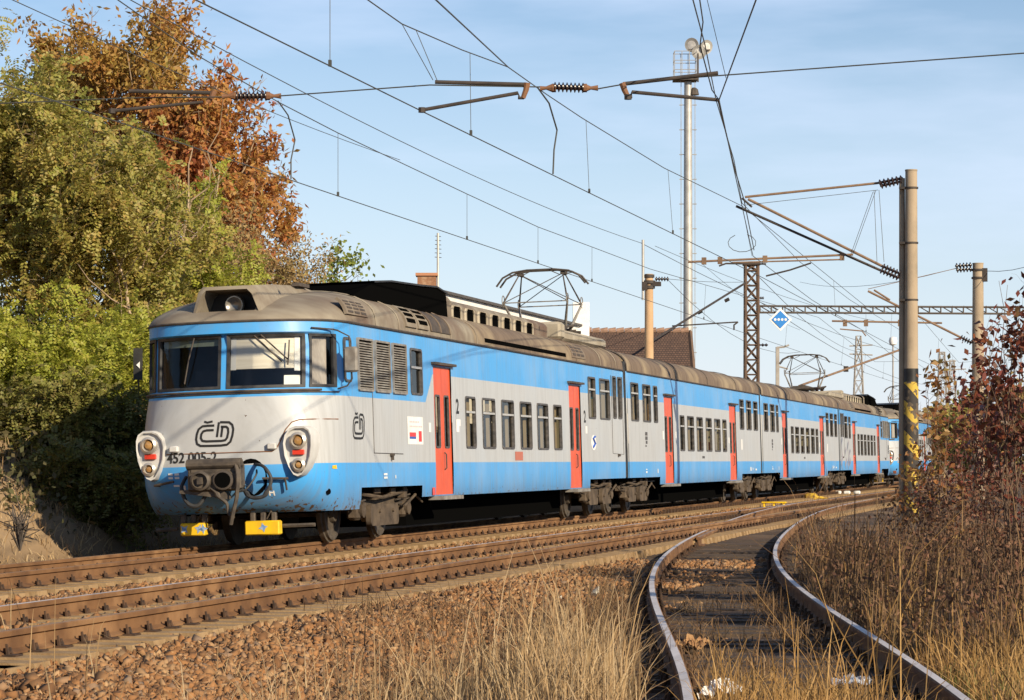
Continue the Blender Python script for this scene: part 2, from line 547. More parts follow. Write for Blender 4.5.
def sleepers(T, items, m, nind, hw, wid, hgt=.16, clips=True, far_clips=True):
    """items: list of (centre, normal, [rail offsets and heights])"""
    for k, (c, nrm, rails) in enumerate(items[:nind]):
        a = math.atan2(nrm.y, nrm.x)
        rot = Matrix.Rotation(a + RNG.normal(0, .006), 3, 'Z')
        mb = MB()
        mb.box(c - Vector((0, 0, hgt / 2)), (hw * 2 + RNG.normal(0, .02), wid * RNG.uniform(.92, 1.05), hgt), rot, taper=.97)
        s = T.part('sleeper', mb, m, smooth=False)
        if clips:
            t = Vector((-nrm.y, nrm.x, 0))
            for off, z in rails:
                p = c + nrm * off
                p.z = z - .165
                T.part('rail_clip', clip_mb(p, nrm, t, 1), M['clip'], s, smooth=False)
    rest = items[nind:]
    if rest:
        mb = MB()
        for c, nrm, rails in rest:
            rot = Matrix.Rotation(math.atan2(nrm.y, nrm.x), 3, 'Z')
            mb.box(c - Vector((0, 0, hgt / 2)), (hw * 2, wid, hgt), rot)
        T.part('sleeper', mb, m, smooth=False, kind='stuff')
        if clips:
            mb = MB()
            for c, nrm, rails in rest:
                rot = Matrix.Rotation(math.atan2(nrm.y, nrm.x), 3, 'Z')
                for off, z in rails:
                    p = c + nrm * off
                    for sg in (1, -1):
                        mb.box((p.x + nrm.x * sg * .1, p.y + nrm.y * sg * .1, z - .11), (.07, .11, .1), rot)
            T.part('rail_clip', mb, M['clip'], smooth=False, kind='stuff')

X1N, X1F, Z1F = -11.65, -13.10, -0.045
X2N, X2F, Z2F = -7.72, -9.17, -0.015
EX = Vector((1, 0, 0))
T1 = Thing('railway_track', 'rusty track on concrete sleepers that the blue train stands on', 'track', (-12.4, 20, -.2))
ys = [5, 60, 120, 300]
rail([(X1N, y, 0) for y in ys], T1, 'railtop_dull')
rail([(X1F, y, Z1F) for y in ys], T1, 'railtop_dull')
it = []
y = 24.0
while y < 135:
    it.append((Vector(((X1N + X1F) / 2, y, -.168)), EX, [(.725, 0), (-.725, Z1F)]))
    y += 0.5
it += [(Vector(((X1N + X1F) / 2, q, -.168)), EX, [(.725, 0), (-.725, Z1F)]) for q in np.arange(8.5, 24, .5)]
sleepers(T1, it, M['concrete_sl'], 90, 1.3, .27)

T2 = Thing('railway_track', 'middle rusty track with empty rails between the train and the tall dry grass', 'track', (-8.45, 20, -.2))
rail([(X2N, y, 0) for y in ys], T2, 'railtop_dull')
rail([(X2F, y, Z2F) for y in ys], T2, 'railtop')
it = []
y = 17.0
while y < 118:
    it.append((Vector(((X2N + X2F) / 2, y, -.168)), EX, [(.725, 0), (-.725, Z2F)]))
    y += 0.47
it += [(Vector(((X2N + X2F) / 2, q, -.168)), EX, [(.725, 0), (-.725, Z2F)]) for q in np.arange(7.6, 17, .47)]
sleepers(T2, it, M['concrete_sl'], 90, 1.28, .27)

# siding: left rail as surveyed, right rail one gauge away
def z3(yy): return -0.10 + 0.10 * min(1, max(0, (yy - 52) / 30))
L3 = [Vector((a, b, z3(b) + .004)) for a, b in zip(sx, sy)]
Rr3, Ce3, N3 = [], [], []
for i, p in enumerate(L3):
    t = L3[min(i + 1, 79)] - L3[max(0, i - 1)]
    t.z = 0
    t.normalize()
    nrm = Vector((t.y, -t.x, 0))
    N3.append(nrm)
    Rr3.append(p + nrm * 1.5)
    Ce3.append(p + nrm * .75)
T3 = Thing('railway_track', 'curved siding with bright polished rails and dark timber sleepers among dry weeds', 'track', (-3, 16, -.3))
rail(L3, T3, 'railtop')
rail(Rr3, T3, 'railtop')
# check rails at the crossing
rail([L3[i] + N3[i] * .10 - Vector((0, 0, .01)) for i in range(38, 50)], T3, 'railtop_dull', 'check_rail')
it = []
acc = 0
for i in range(1, 80):
    acc += (Ce3[i] - Ce3[i - 1]).length
    if acc >= .62:
        n_ = int(acc / .62)
        for q in range(n_):
            f_ = q / n_
            c = Ce3[i].lerp(Ce3[i - 1], f_)
            it.append((Vector((c.x, c.y, c.z - .168)), N3[i], [(.75, c.z), (-.75, c.z)]))
        acc -= .62 * n_
it = [q for q in it if q[0].y < 66]
sleepers(T3, it, M['timber'], 90, 1.3, .25)

# oily cinder bed of the siding, bush shade painted into its colour
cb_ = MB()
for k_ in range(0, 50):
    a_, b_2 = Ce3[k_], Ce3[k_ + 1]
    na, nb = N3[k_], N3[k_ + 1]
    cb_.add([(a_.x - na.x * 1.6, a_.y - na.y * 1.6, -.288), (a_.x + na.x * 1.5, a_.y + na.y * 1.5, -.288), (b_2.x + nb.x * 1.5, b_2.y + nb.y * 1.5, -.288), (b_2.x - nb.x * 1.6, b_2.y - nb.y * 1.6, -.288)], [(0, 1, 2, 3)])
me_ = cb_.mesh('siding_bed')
tag(link_mesh('siding_bed', me_, mat('shaded_oily_cinders', (.03, .02, .014), (.075, .048, .03), 3.5, rough=.95, bump=.9, bscale=26, c3=(.15, .095, .055), s3=1.6)), kind='structure')

# ---------------------------------------------------------------- ballast
CUBE = np.array([(-1, -1, -1), (1, -1, -1), (1, 1, -1), (-1, 1, -1), (-1, -1, 1), (1, -1, 1), (1, 1, 1), (-1, 1, 1)], float) / 1.6
CF = np.array([(3, 2, 1, 0), (4, 5, 6, 7), (0, 1, 5, 4), (1, 2, 6, 5), (2, 3, 7, 6), (3, 0, 4, 7)])
def rots(n):
    q = RNG.normal(size=(n, 4)); q /= np.linalg.norm(q, axis=1)[:, None]
    w, x, y, z = q.T
    return np.stack([1 - 2 * (y * y + z * z), 2 * (x * y - z * w), 2 * (x * z + y * w), 2 * (x * y + z * w), 1 - 2 * (x * x + z * z), 2 * (y * z - x * w),
                     2 * (x * z - y * w), 2 * (y * z + x * w), 1 - 2 * (x * x + y * y)], -1).reshape(n, 3, 3)
def stones(P, size):
    n = len(P)
    V = CUBE[None] * RNG.uniform(.35, 1.25, (n, 8, 1)) * RNG.uniform(.5, 1.3, (n, 1, 3))
    V = np.einsum('nij,nkj->nki', rots(n), V) * size[:, None, None] + P[:, None, :]
    Fc = CF[None] + (np.arange(n) * 8)[:, None, None]
    return V.reshape(-1, 3), Fc.reshape(-1, 4)
def zone(n, x0, x1, y0, y1, zf=None, pw=1.0):
    x = RNG.uniform(x0, x1, n)
    y = y0 + (y1 - y0) * RNG.uniform(0, 1, n) ** pw
    z = gz(x, y) if zf is None else zf(x, y)
    return np.stack([x, y, z + RNG.uniform(-.005, .035, n)], -1)
Z = []
Z.append(zone(36000, -7.35, -4.9, 16, 40, pw=1.5))
Z.append(zone(24000, -6.6, -4.4, 15, 27))
Z.append(zone(22000, -11.0, -10.0, 19, 80, pw=1.6))
Z.append(zone(4000, -10.1, -9.7, 19, 60, lambda x, y: np.full_like(x, -.2), pw=1.4))
Z.append(zone(3500, -14.9, -13.7, 24, 48))
Z.append(zone(5000, -9.0, -7.8, 17, 60, lambda x, y: np.full_like(x, -.2), pw=1.4))
Z.append(zone(5000, -13.0, -11.8, 24, 60, lambda x, y: np.full_like(x, -.2), pw=1.4))
yy3 = RNG.uniform(16, 60, 3200)
xx3 = np.polyval(pc, yy3) + RNG.uniform(-.6, 2.2, 3200)
Z.append(np.stack([xx3, yy3, np.full(3200, -.30)], -1))
P = np.concatenate(Z)
S = np.minimum(RNG.lognormal(math.log(.025), .42, len(P)), .055)
V, Fc = stones(P, S)
M['stone'] = mat('ballast_stone', (0.235, 0.118, 0.05), (0.155, 0.076, 0.032), 9, rough=0.95,
                 island=[(0.025, 0.017, 0.013), (0.24, 0.11, 0.04), (0.40, 0.20, 0.078), (0.27, 0.118, 0.04), (0.54, 0.36, 0.19), (0.085, 0.044, 0.022), (0.42, 0.235, 0.105), (0.21, 0.175, 0.14)])
bal = tag(link_mesh('ballast', np_mesh('ballast', V, Fc), M['stone']), kind='stuff')
for i, (px, py, d, sz) in enumerate([(596, 574, 29.5, .10), (560, 575, 29, .06)]):
    p = at(px, py, d)
    v, f_ = stones(np.array([[p.x, p.y, float(gz(p.x, p.y)) + .03]]), np.array([sz]))
    b = MB(); b.add(v, f_)
    solo('stone', b, mat('pale_stone', (.42, .38, .31), (.34, .3, .24), 12, rough=.95, bump=.4),
         ['large pale stone lying beside the middle track above the tall dry grass', 'smaller flat pale stone left of the large pale one beside the middle track'][i], 'stone')
# ---------------------------------------------------------------- the train
HW = 1.45
ZR = 3.13          # where side meets roof
RISE = 0.57
XC = -12.255
LEAN = -0.03

def paint_mat(name, step):
    m = bpy.data.materials.new(name)
    m.use_nodes = True
    n, l = m.node_tree.nodes, m.node_tree.links
    b = n['Principled BSDF']
    b.inputs['Roughness'].default_value = 0.38
    b.inputs['Specular IOR Level'].default_value = 0.4
    tc = n.new('ShaderNodeTexCoord')
    sp = n.new('ShaderNodeSeparateXYZ')
    l.new(tc.outputs['Object'], sp.inputs['Vector'])
    def math_(op, a, bb):
        q = n.new('ShaderNodeMath'); q.operation = op
        for i, v in enumerate((a, bb)):
            if isinstance(v, (int, float)): q.inputs[i].default_value = v
            else: l.new(v, q.inputs[i])
        return q.outputs['Value']
    low = math_('LESS_THAN', sp.outputs['Z'], 1.12)
    if step:
        mr = n.new('ShaderNodeMapRange')
        mr.inputs['From Min'].default_value = 5.72
        mr.inputs['From Max'].default_value = 6.22
        mr.inputs['To Min'].default_value = 2.07
        mr.inputs['To Max'].default_value = 2.53
        l.new(sp.outputs['Y'], mr.inputs['Value'])
        up = math_('GREATER_THAN', sp.outputs['Z'], mr.outputs['Result'])
    else:
        up = math_('GREATER_THAN', sp.outputs['Z'], 2.53)
    blue = math_('MAXIMUM', low, up)
    mx = n.new('ShaderNodeMixRGB')
    mx.inputs['Color1'].default_value = (0.43, 0.44, 0.445, 1)
    mx.inputs['Color2'].default_value = (0.052, 0.315, 0.70, 1)
    l.new(blue, mx.inputs['Fac'])
    # weathering: vertical dirt streaks, faded patches, grime along the bottom edge
    mp = n.new('ShaderNodeMapping'); mp.inputs['Scale'].default_value = (1, 7, .55)
    l.new(tc.outputs['Object'], mp.inputs['Vector'])
    nz = n.new('ShaderNodeTexNoise'); nz.inputs['Scale'].default_value = 1.6; nz.inputs['Detail'].default_value = 8; nz.inputs['Roughness'].default_value = .65
    l.new(mp.outputs['Vector'], nz.inputs['Vector'])
    m1 = n.new('ShaderNodeMapRange'); m1.inputs['From Min'].default_value = .44; m1.inputs['From Max'].default_value = .78; m1.inputs['To Max'].default_value = .40
    l.new(nz.outputs['Fac'], m1.inputs['Value'])
    d1 = n.new('ShaderNodeMixRGB'); d1.inputs['Color2'].default_value = (0.19, 0.18, 0.165, 1)
    l.new(m1.outputs['Result'], d1.inputs['Fac']); l.new(mx.outputs['Color'], d1.inputs['Color1'])
    nz2 = n.new('ShaderNodeTexNoise'); nz2.inputs['Scale'].default_value = 0.9; nz2.inputs['Detail'].default_value = 4
    l.new(tc.outputs['Object'], nz2.inputs['Vector'])
    m2 = n.new('ShaderNodeMapRange'); m2.inputs['From Min'].default_value = .45; m2.inputs['From Max'].default_value = .8; m2.inputs['To Max'].default_value = .3
    l.new(nz2.outputs['Fac'], m2.inputs['Value'])
    d2 = n.new('ShaderNodeMixRGB'); d2.inputs['Color2'].default_value = (0.40, 0.47, 0.55, 1)
    l.new(m2.outputs['Result'], d2.inputs['Fac']); l.new(d1.outputs['Color'], d2.inputs['Color1'])
    # chips and spots
    nz3 = n.new('ShaderNodeTexNoise'); nz3.inputs['Scale'].default_value = 14; nz3.inputs['Detail'].default_value = 6
    l.new(tc.outputs['Object'], nz3.inputs['Vector'])
    edge = n.new('ShaderNodeMapRange'); edge.inputs['From Min'].default_value = .75; edge.inputs['From Max'].default_value = .45; edge.inputs['To Min'].default_value = .735; edge.inputs['To Max'].default_value = .52
    l.new(sp.outputs['Z'], edge.inputs['Value'])
    ch = math_('GREATER_THAN', nz3.outputs['Fac'], edge.outputs['Result'])
    d3 = n.new('ShaderNodeMixRGB'); d3.inputs['Color2'].default_value = (0.10, 0.065, 0.04, 1)
    gz_ = n.new('ShaderNodeMapRange'); gz_.inputs['From Min'].default_value = .95; gz_.inputs['From Max'].default_value = .5; gz_.inputs['To Max'].default_value = .75
    l.new(sp.outputs['Z'], gz_.inputs['Value'])
    gm = math_('MULTIPLY', gz_.outputs['Result'], nz.outputs['Fac'])
    d4 = n.new('ShaderNodeMixRGB'); d4.inputs['Color2'].default_value = (0.15, 0.115, 0.08, 1)
    l.new(gm, d4.inputs['Fac']); l.new(d2.outputs['Color'], d4.inputs['Color1'])
    l.new(ch, d3.inputs['Fac']); l.new(d4.outputs['Color'], d3.inputs['Color1'])
    l.new(d3.outputs['Color'], b.inputs['Base Color'])
    # panels slightly wavy
    nb = n.new('ShaderNodeTexNoise'); nb.inputs['Scale'].default_value = 1.3; nb.inputs['Detail'].default_value = 2
    l.new(mp.outputs['Vector'], nb.inputs['Vector'])
    bp = n.new('ShaderNodeBump'); bp.inputs['Strength'].default_value = .25; bp.inputs['Distance'].default_value = .02
    l.new(nb.outputs['Fac'], bp.inputs['Height']); l.new(bp.outputs['Normal'], b.inputs['Normal'])
    return m
M['paint_motor'] = paint_mat('railcar_paint_cab', True)
M['paint_trail'] = paint_mat('railcar_paint_trailer', False)

def wall_x(z): return float(np.interp(z, [.45, .6, .8, 1.0, 2.4, 3.13], [1.40, 1.435, 1.447, 1.45, 1.45, 1.44]))
def roof_pt(phi, off=0.0):
    c_, s_ = max(math.cos(phi), 0) ** .714, max(math.sin(phi), 0) ** .714
    return ((1.44 + off) * c_, ZR + (RISE + off) * s_)

def side_wall(mb, sgn, ys, zs, holes, zbot):
    """flat wall cells, leaving the holes open; zbot(y) = lower edge"""
    ys = sorted(set(ys)); zs = sorted(set(zs))
    for y0, y1 in zip(ys[:-1], ys[1:]):
        ym = (y0 + y1) / 2
        for z0, z1 in zip(zs[:-1], zs[1:]):
            zm = (z0 + z1) / 2
            if zm < zbot(ym): continue
            if any(a < ym < b and c < zm < d for a, b, c, d in holes): continue
            q = [(sgn * wall_x(z0), y0, z0), (sgn * wall_x(z0), y1, z0), (sgn * wall_x(z1), y1, z1), (sgn * wall_x(z1), y0, z1)]
            mb.add(q, [(0, 1, 2, 3) if sgn > 0 else (3, 2, 1, 0)])

def rrect(y0, y1, z0, z1, r, k=4):
    pts = []
    for cy, cz, a0 in ((y1 - r, z1 - r, 0), (y0 + r, z1 - r, 90), (y0 + r, z0 + r, 180), (y1 - r, z0 + r, 270)):
        for i in range(k + 1):
            a = R(a0 + 90 * i / k)
            pts.append((cy + r * math.cos(a), cz + r * math.sin(a)))
    return pts

def side_window(T, sgn, y0, y1, z0, z1, transom=True, curtain=None, transom_m=None, pane_m=None, ztr=None):
    w = .035
    o, i_ = rrect(y0, y1, z0, z1, .07), rrect(y0 + w, y1 - w, z0 + w, z1 - w, .045)
    X = HW * sgn
    mb = MB()
    rings = []
    for poly, x in ((o, X - .02 * sgn), (o, X + .014 * sgn), (i_, X + .014 * sgn), (i_, X - .05 * sgn)):
        rings.append([(x, a, b) for a, b in poly])
    mb.loft(rings)
    fr = T.part('window_frame', mb, M['frame'], off=(0, 0, 0))
    g = MB()
    g.add([(X - .035 * sgn, a, b) for a, b in i_], [tuple(range(len(i_)))])
    T.part('pane', g, pane_m or M['glass'], fr, off=(0, 0, 0), smooth=False)
    if transom:
        zt = ztr or (z1 - .25)
        t = MB().box((X - .012 * sgn, (y0 + y1) / 2, zt), (.045, y1 - y0 - 2 * w, .035))
        T.part('transom', t, transom_m or M['alu'], fr, off=(0, 0, 0))
    if curtain:
        a, b = curtain
        c_ = MB()
        n_ = 9
        top = [(X - (.10 + .018 * math.sin(k * 2.3)) * sgn, a + (b - a) * k / (n_ - 1), z1 - .02) for k in range(n_)]
        bot = [(p[0], p[1], z0 + .01) for p in top]
        c_.loft([top, bot], closed=False)
        T.part('curtain', c_, M['curtain'], fr, off=(0, 0, 0), fix=False)
    return fr

def door(T, sgn, y0, y1, z0=.6, z1=2.66):
    X = HW * sgn - .045 * sgn
    mid = (y0 + y1) / 2
    # two leaves, each with a narrow pane opening
    mb = MB()
    for a, b in ((y0, mid - .006), (mid + .006, y1)):
        w0, w1 = a + (b - a) * .24, b - (b - a) * .24
        for ya, yb, za, zb in ((a, w0, z0, z1), (w1, b, z0, z1), (w0, w1, z0, 1.36), (w0, w1, 2.2, z1)):
            mb.box((X, (ya + yb) / 2, (za + zb) / 2), (.04, yb - ya, zb - za))
    d = T.part('door', mb, M['red'], off=(0, 0, 0), smooth=False)
    for a, b in ((y0, mid - .006), (mid + .006, y1)):
        w0, w1 = a + (b - a) * .24, b - (b - a) * .24
        o, i_ = rrect(w0 - .012, w1 + .012, 1.348, 2.212, .05, 3), rrect(w0 + .018, w1 - .018, 1.38, 2.18, .035, 3)
        f = MB().loft([[(X + .018 * sgn, p, q) for p, q in o], [(X + .03 * sgn, p, q) for p, q in o], [(X + .03 * sgn, p, q) for p, q in i_], [(X - .01 * sgn, p, q) for p, q in i_]])
        fr = T.part('window_frame', f, M['frame'], d, off=(0, 0, 0))
        g = MB().add([(X, p, q) for p, q in i_], [tuple(range(len(i_)))])
        T.part('pane', g, M['doorglass'], d, off=(0, 0, 0), smooth=False)
    h = MB().tube([(X + .03 * sgn, mid + .07, 1.0), (X + .06 * sgn, mid + .07, 1.03), (X + .06 * sgn, mid + .07, 1.25), (X + .03 * sgn, mid + .07, 1.28)], .011, 6)
    T.part('handle', h, M['iron'], d, off=(0, 0, 0))
    r_ = MB().box((HW * sgn + .02 * sgn, mid, z1 + .045), (.11, y1 - y0 + .22, .04))
    T.part('rain_strip', r_, M['iron'], off=(0, 0, 0))
    s_ = MB().box((HW * sgn + .01 * sgn, mid, z0 - .05), (.26, y1 - y0 + .12, .06))
    T.part('door_step', s_, M['grille'], off=(0, 0, 0))

def bogie(T, yc, wb=2.5, front=False):
    mb = MB()
    mb.box((0, yc, .50), (1.9, .5, .22))
    for sg in (1, -1):
        X = 1.06 * sg
        # dropped side frame plate
        poly = [(-wb / 2 - .35, .60), (-wb / 2 - .38, .48), (-wb / 2 + .2, .44), (-.62, .30), (-.5, .24), (.5, .24), (.62, .30), (wb / 2 - .2, .44), (wb / 2 + .38, .48), (wb / 2 + .35, .60)]
        mb.prism(poly, lambda p, t: (t, yc + p[0], p[1]), X - .05, X + .05)
    b = T.part('bogie', mb, M['bogie'], off=(0, 0, 0), smooth=False)
    for sg in (1, -1):
        X = 1.20 * sg
        for yy in ((0,) if front else (-.75, .75)):
            pl = MB()
            poly = rrect(yc + yy - .5, yc + yy + .5, .22, .55, .1, 4) if not front else rrect(yc + yy - .85, yc + yy + .75, .18, .50, .10, 4)
            pl.prism(poly, lambda p, t: (t, p[0], p[1]), X - .03, X + .05)
            for q in (-.38, .38):
                pl.lathe([(.03, 0), (.03, .03)], (X + .05 * sg, yc + yy + q, .40), (sg, 0, 0), 8)
            T.part('equipment_box', pl, M['bogie'], b, off=(0, 0, 0))
        for yy in (-wb / 2, wb / 2):
            ab = MB().cbox((1.13 * sg, yc + yy, .42), (.2, .26, .28), .04)
            ab.lathe([(.11, 0), (.11, .05), (.06, .07)], (1.22 * sg, yc + yy, .42), (sg, 0, 0), 12)
            T.part('axle_box', ab, M['bogie'], b, off=(0, 0, 0))
            sp_ = MB()
            pts = [(1.15 * sg + .07 * math.cos(k * .8), yc + yy + .25 + .07 * math.sin(k * .8), .45 + .3 * k / 40) for k in range(41)]
            sp_.tube(pts, .014, 5)
            pts = [(1.15 * sg + .07 * math.cos(k * .8), yc + yy - .25 + .07 * math.sin(k * .8), .45 + .3 * k / 40) for k in range(41)]
            sp_.tube(pts, .014, 5)
            T.part('coil_spring', sp_, M['iron'], b, off=(0, 0, 0))
        rods = MB()
        rods.tube([(1.24 * sg, yc - 1.3, .66), (1.25 * sg, yc - .2, .60), (1.24 * sg, yc + 1.3, .69)], .028, 6)
        rods.tube([(1.3 * sg, yc + .9, .45), (1.3 * sg, yc + 1.6, .62)], .022, 6)
        rods.tube([(1.3 * sg, yc + 1.55, .62), (1.3 * sg, yc + 2.0, .50)], .018, 6)
        rods.box((1.22 * sg, yc + .35, .69), (.12, .28, .09))
        rods.box((1.22 * sg, yc - .55, .70), (.12, .34, .07))
        rods.box((1.22 * sg, yc + 1.1, .66), (.10, .2, .16))
        T.part('brake_rod', rods, M['bogie'], b, off=(0, 0, 0))
    for yy in (-wb / 2, wb / 2):
        for sg in (1, -1):
            w = MB().lathe([(.12, -.06), (.40, -.06), (.46, -.05), (.46, .02), (.43, .03), (.425, .07), (.36, .075), (.33, .045), (.17, .05), (.15, .11), (.06, .12)], (.72 * sg, yc + yy, .42), (sg, 0, 0), 28)
            T.part('wheel', w, M['wheel'], b, off=(0, 0, 0))
        ax = MB().tube([(-.7, yc + yy, .42), (.7, yc + yy, .42)], .08, 10)
        T.part('axle', ax, M['iron'], b, off=(0, 0, 0))

def roof_patch(T, name, y0, y1, p0, p1, off, m, cols=0, rows=0, gap=.03, parent=None):
    """raised curved panel on the roof shoulder; with cols and rows it is pierced by dark slots"""
    mb = MB()
    def strip(ya, yb, pa, pb, o1, o0):
        k = 5
        ring = lambda yy, o: [(roof_pt(pa + (pb - pa) * i / k, o)[0], yy, roof_pt(pa + (pb - pa) * i / k, o)[1]) for i in range(k + 1)]
        A, B_, C_, D_ = ring(ya, o1), ring(yb, o1), ring(ya, o0), ring(yb, o0)
        o = len(mb.v)
        mb.v += A + B_ + C_ + D_
        n = k + 1
        for i in range(k):
            mb.f.append((o + i, o + i + 1, o + n + i + 1, o + n + i))
            mb.f.append((o + 2 * n + i, o + i, o + n + i, o + 3 * n + i)) if i == 0 else None
        mb.f += [tuple([o + i for i in range(n)] + [o + 2 * n + i for i in range(n)][::-1]),
                 tuple([o + n + i for i in range(n)] + [o + 3 * n + i for i in range(n)][::-1]),
                 (o, o + n, o + 3 * n, o + 2 * n), (o + n - 1, o + 2 * n - 1, o + 4 * n - 1, o + 3 * n - 1)]
    strip(y0, y1, p0, p1, off, -.02)
    return T.part(name, mb, m, parent, off=(0, 0, 0))

# nose surface ------------------------------------------------------------
ND = 1.5
TZ = [.45, .50, .58, .70, .85, 1.0, 1.12, 1.7, 2.13, 2.2, 2.93, 2.965, 3.13]
TT = [.40, .30, .20, .11, .05, .015, 0, .03, .07, .10, .21, .115, .135]
def nose(u, z, off=0.0):
    u = max(-1, min(1, u))
    def P(u, z):
        t = float(np.interp(z, TZ, TT))
        n_ = float(np.interp(z, [.45, .9, 1.7, 2.2], [3.0, 3.7, 3.3, 2.45]))
        b = 1 - max(0, 1 - abs(u) ** n_) ** (1 / n_)
        return Vector((u * wall_x(z), t + (ND - t) * b, z))
    p = P(u, z)
    if off:
        e = 1e-3
        ua, ub = max(-1, u - e), min(1, u + e)
        tu = P(ub, z) - P(ua, z)
        nn = Vector((tu.y, -tu.x, 0)).normalized()
        p = p + nn * off
    return p
def nose_x(x, z, off): return nose(x / wall_x(z), z, off)

UU = [0, .035, .1, .2, .3, .4, .5, .6, .67, .742, .785, .82, .86, .89, .92, .94, .952, .965, .978, .988, .995, .9985, .9998, 1.0]
UU = [-u for u in UU[:0:-1]] + UU
NZ = [.45, .50, .58, .70, .85, 1.0, 1.12, 1.3, 1.5, 1.7, 1.9, 2.07, 2.13, 2.2, 2.93, 2.965, 3.05, 3.13]
CABW = [(-.742, -.035), (.035, .742), (.785, .952), (-.952, -.785)]

def build_motor(label, loc, detail, rotz=0.0, LEN=23.45, group=None):
    T = Thing('railcar', label, 'train', loc, group, (0, LEAN if rotz == 0 else -LEAN, rotz))
    Z0 = (0, 0, 0)
    holes = [(4.85, 5.53, 2.19, 2.88), (6.27, 7.45, .6, 2.66), (17.16, 18.33, .6, 2.66)]
    mids = [(8.37, 9.1), (9.6, 10.58), (11.08, 12.08), (12.59, 13.58), (14.08, 15.08), (15.58, 16.35)]
    tall = [(19.15, 19.93, 2.01, 2.88), (20.4, 21.54, 2.01, 2.88), (21.9, 22.3, 2.05, 2.97), (22.5, 22.95, 2.05, 2.97)]
    for a, b in mids: holes.append((a + .015, b - .015, 1.365, 2.215))
    for a, b, c, d in tall: holes.append((a + .015, b - .015, c + .015, d - .015))
    ys, zs = [ND, LEN - .2], [.45, .58, .76, 1.0, 1.12, 2.07, 2.53, ZR]
    for h in holes:
        ys += [h[0], h[1]]; zs += [h[2], h[3]]
    ys += [1.9, 5.4, 5.55, 19.1, 19.25]
    def zbot(y):
        if y < 1.9: return .5
        if y < 5.4: return .76
        if y < 19.2: return .58
        return .76
    mb = MB()
    for s_ in (1, -1): side_wall(mb, s_, ys, zs, holes, zbot)
    # nose shell with window openings
    for i in range(len(UU) - 1):
        um = (UU[i] + UU[i + 1]) / 2
        for k in range(len(NZ) - 1):
            zm = (NZ[k] + NZ[k + 1]) / 2
            if 2.2 < zm < 2.93 and any(a < um < b for a, b in CABW): continue
            mb.add([nose(UU[i], NZ[k]), nose(UU[i + 1], NZ[k]), nose(UU[i + 1], NZ[k + 1]), nose(UU[i], NZ[k + 1])], [(0, 1, 2, 3)])
    # end wall and underside
    mb.add([(-1.44, LEN - .2, .76), (1.44, LEN - .2, .76), (1.44, LEN - .2, ZR), (-1.44, LEN - .2, ZR)], [(0, 1, 2, 3)])
    me = mb.mesh('body_shell', Z0, True, 25)
    body = link_mesh('body_shell', me, M['paint_motor'], T.o)
    # floor, partitions and seats inside
    fl = MB()
    fl.box((0, LEN / 2 + .3, .80), (2.84, LEN - 1.2, .06))
    fl.box((0, 8.0, 2.0), (1.3, .05, 2.3))
    T.part('floor', fl, M['interior'], off=Z0, smooth=False)
    T.part('cab_bulkhead', MB().box((0, 1.75, 2.0), (2.84, .05, 2.3)), M['desk'], off=Z0, smooth=False)
    for yy in (9.35, 10.83, 12.33, 13.83, 15.33):
        for sg in (1, -1):
            T.part('seat', MB().cbox((.85 * sg, yy, 1.28), (.95, .09, .75), .03).cbox((.85 * sg, yy - .25, 1.12), (.95, .45, .12), .03), M['seat'], off=Z0)
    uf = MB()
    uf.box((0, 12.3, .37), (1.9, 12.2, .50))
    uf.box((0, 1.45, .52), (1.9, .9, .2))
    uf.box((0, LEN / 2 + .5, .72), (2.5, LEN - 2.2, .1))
    T.part('underframe', uf, M['shadeblack'], off=Z0, smooth=False)  # shade below the floor is put into the near-black colour
    # roof: dome over the cab running into the long vault
    YD = 2.9
    out = [(-1.44, YD), (-1.44, 2.3), (-1.44, 1.8)] + [tuple(nose(u, ZR)[:2]) for u in UU[1:-1]] + [(1.44, 1.8), (1.44, 2.3), (1.44, YD)]
    rm = MB()
    rings = []
    for k in range(19):
        ph = R(90 * k / 18)
        row = []
        for x, y in out:
            e_ = .714 + (1.22 - .714) * max(0, min(1, (YD - y) / (YD - .6)))
            c_, s_ = max(math.cos(ph), 0) ** e_, max(math.sin(ph), 0) ** e_
            row.append((x * 1.005 * c_, YD - (YD - y + .012) * c_, ZR + .004 + RISE * s_))
        rings.append(row)
    rm.loft(rings, closed=False)
    prof = [roof_pt(R(a)) for a in range(0, 91, 9)]
    prof = [(-x, z) for x, z in prof] + prof[-2::-1]
    yk = [YD] + list(np.arange(3.6, LEN - .2, .8)) + [LEN - .2]
    rm.loft([[(x * 1.005, y, z + .004) for x, z in prof] for y in yk], closed=False)
    rm.add([(x * 1.005, LEN - .2, z + .004) for x, z in prof], [tuple(range(len(prof)))])
    def under_hood(f_):
        c_ = sum((Vector(rm.v[i]) for i in f_), Vector()) / len(f_)
        return abs(c_.x) < .44 and .36 < c_.y < .95
    rm.f = [f_ for f_ in rm.f if not under_hood(f_)]
    me = rm.mesh('roof', Z0, True, 35)
    roof = link_mesh('roof', me, [M['roof'], M['roof_rust']], T.o)
    mi = [1 if (sum(me.vertices[v].co.y for v in p.vertices) / len(p.vertices)) > 8.8 else 0 for p in me.polygons]
    me.polygons.foreach_set('material_index', mi)
    # ribs over the vault
    for yy in (2.92, 4.25, 7.55, 9.4, 18.1, 20.6, 22.4):
        rb = MB()
        pts = [(x * 1.008, yy, z + .01) for x, z in prof]
        rb.loft([[(x, y - .02, z) for x, y, z in pts], [(x * 1.006, y, z + .012) for x, y, z in pts], [(x, y + .02, z) for x, y, z in pts]], closed=False)
        T.part('roof_rib', rb, M['roof'], roof, off=Z0)
    gt = MB()
    for s_ in (1, -1):
        gt.tube([(s_ * 1.452, ND, ZR), (s_ * 1.46, 2.4, ZR), (s_ * 1.46, LEN - .2, ZR)], .018, 6)
    gt.tube([nose(u, ZR, .008) for u in UU], .018, 6)
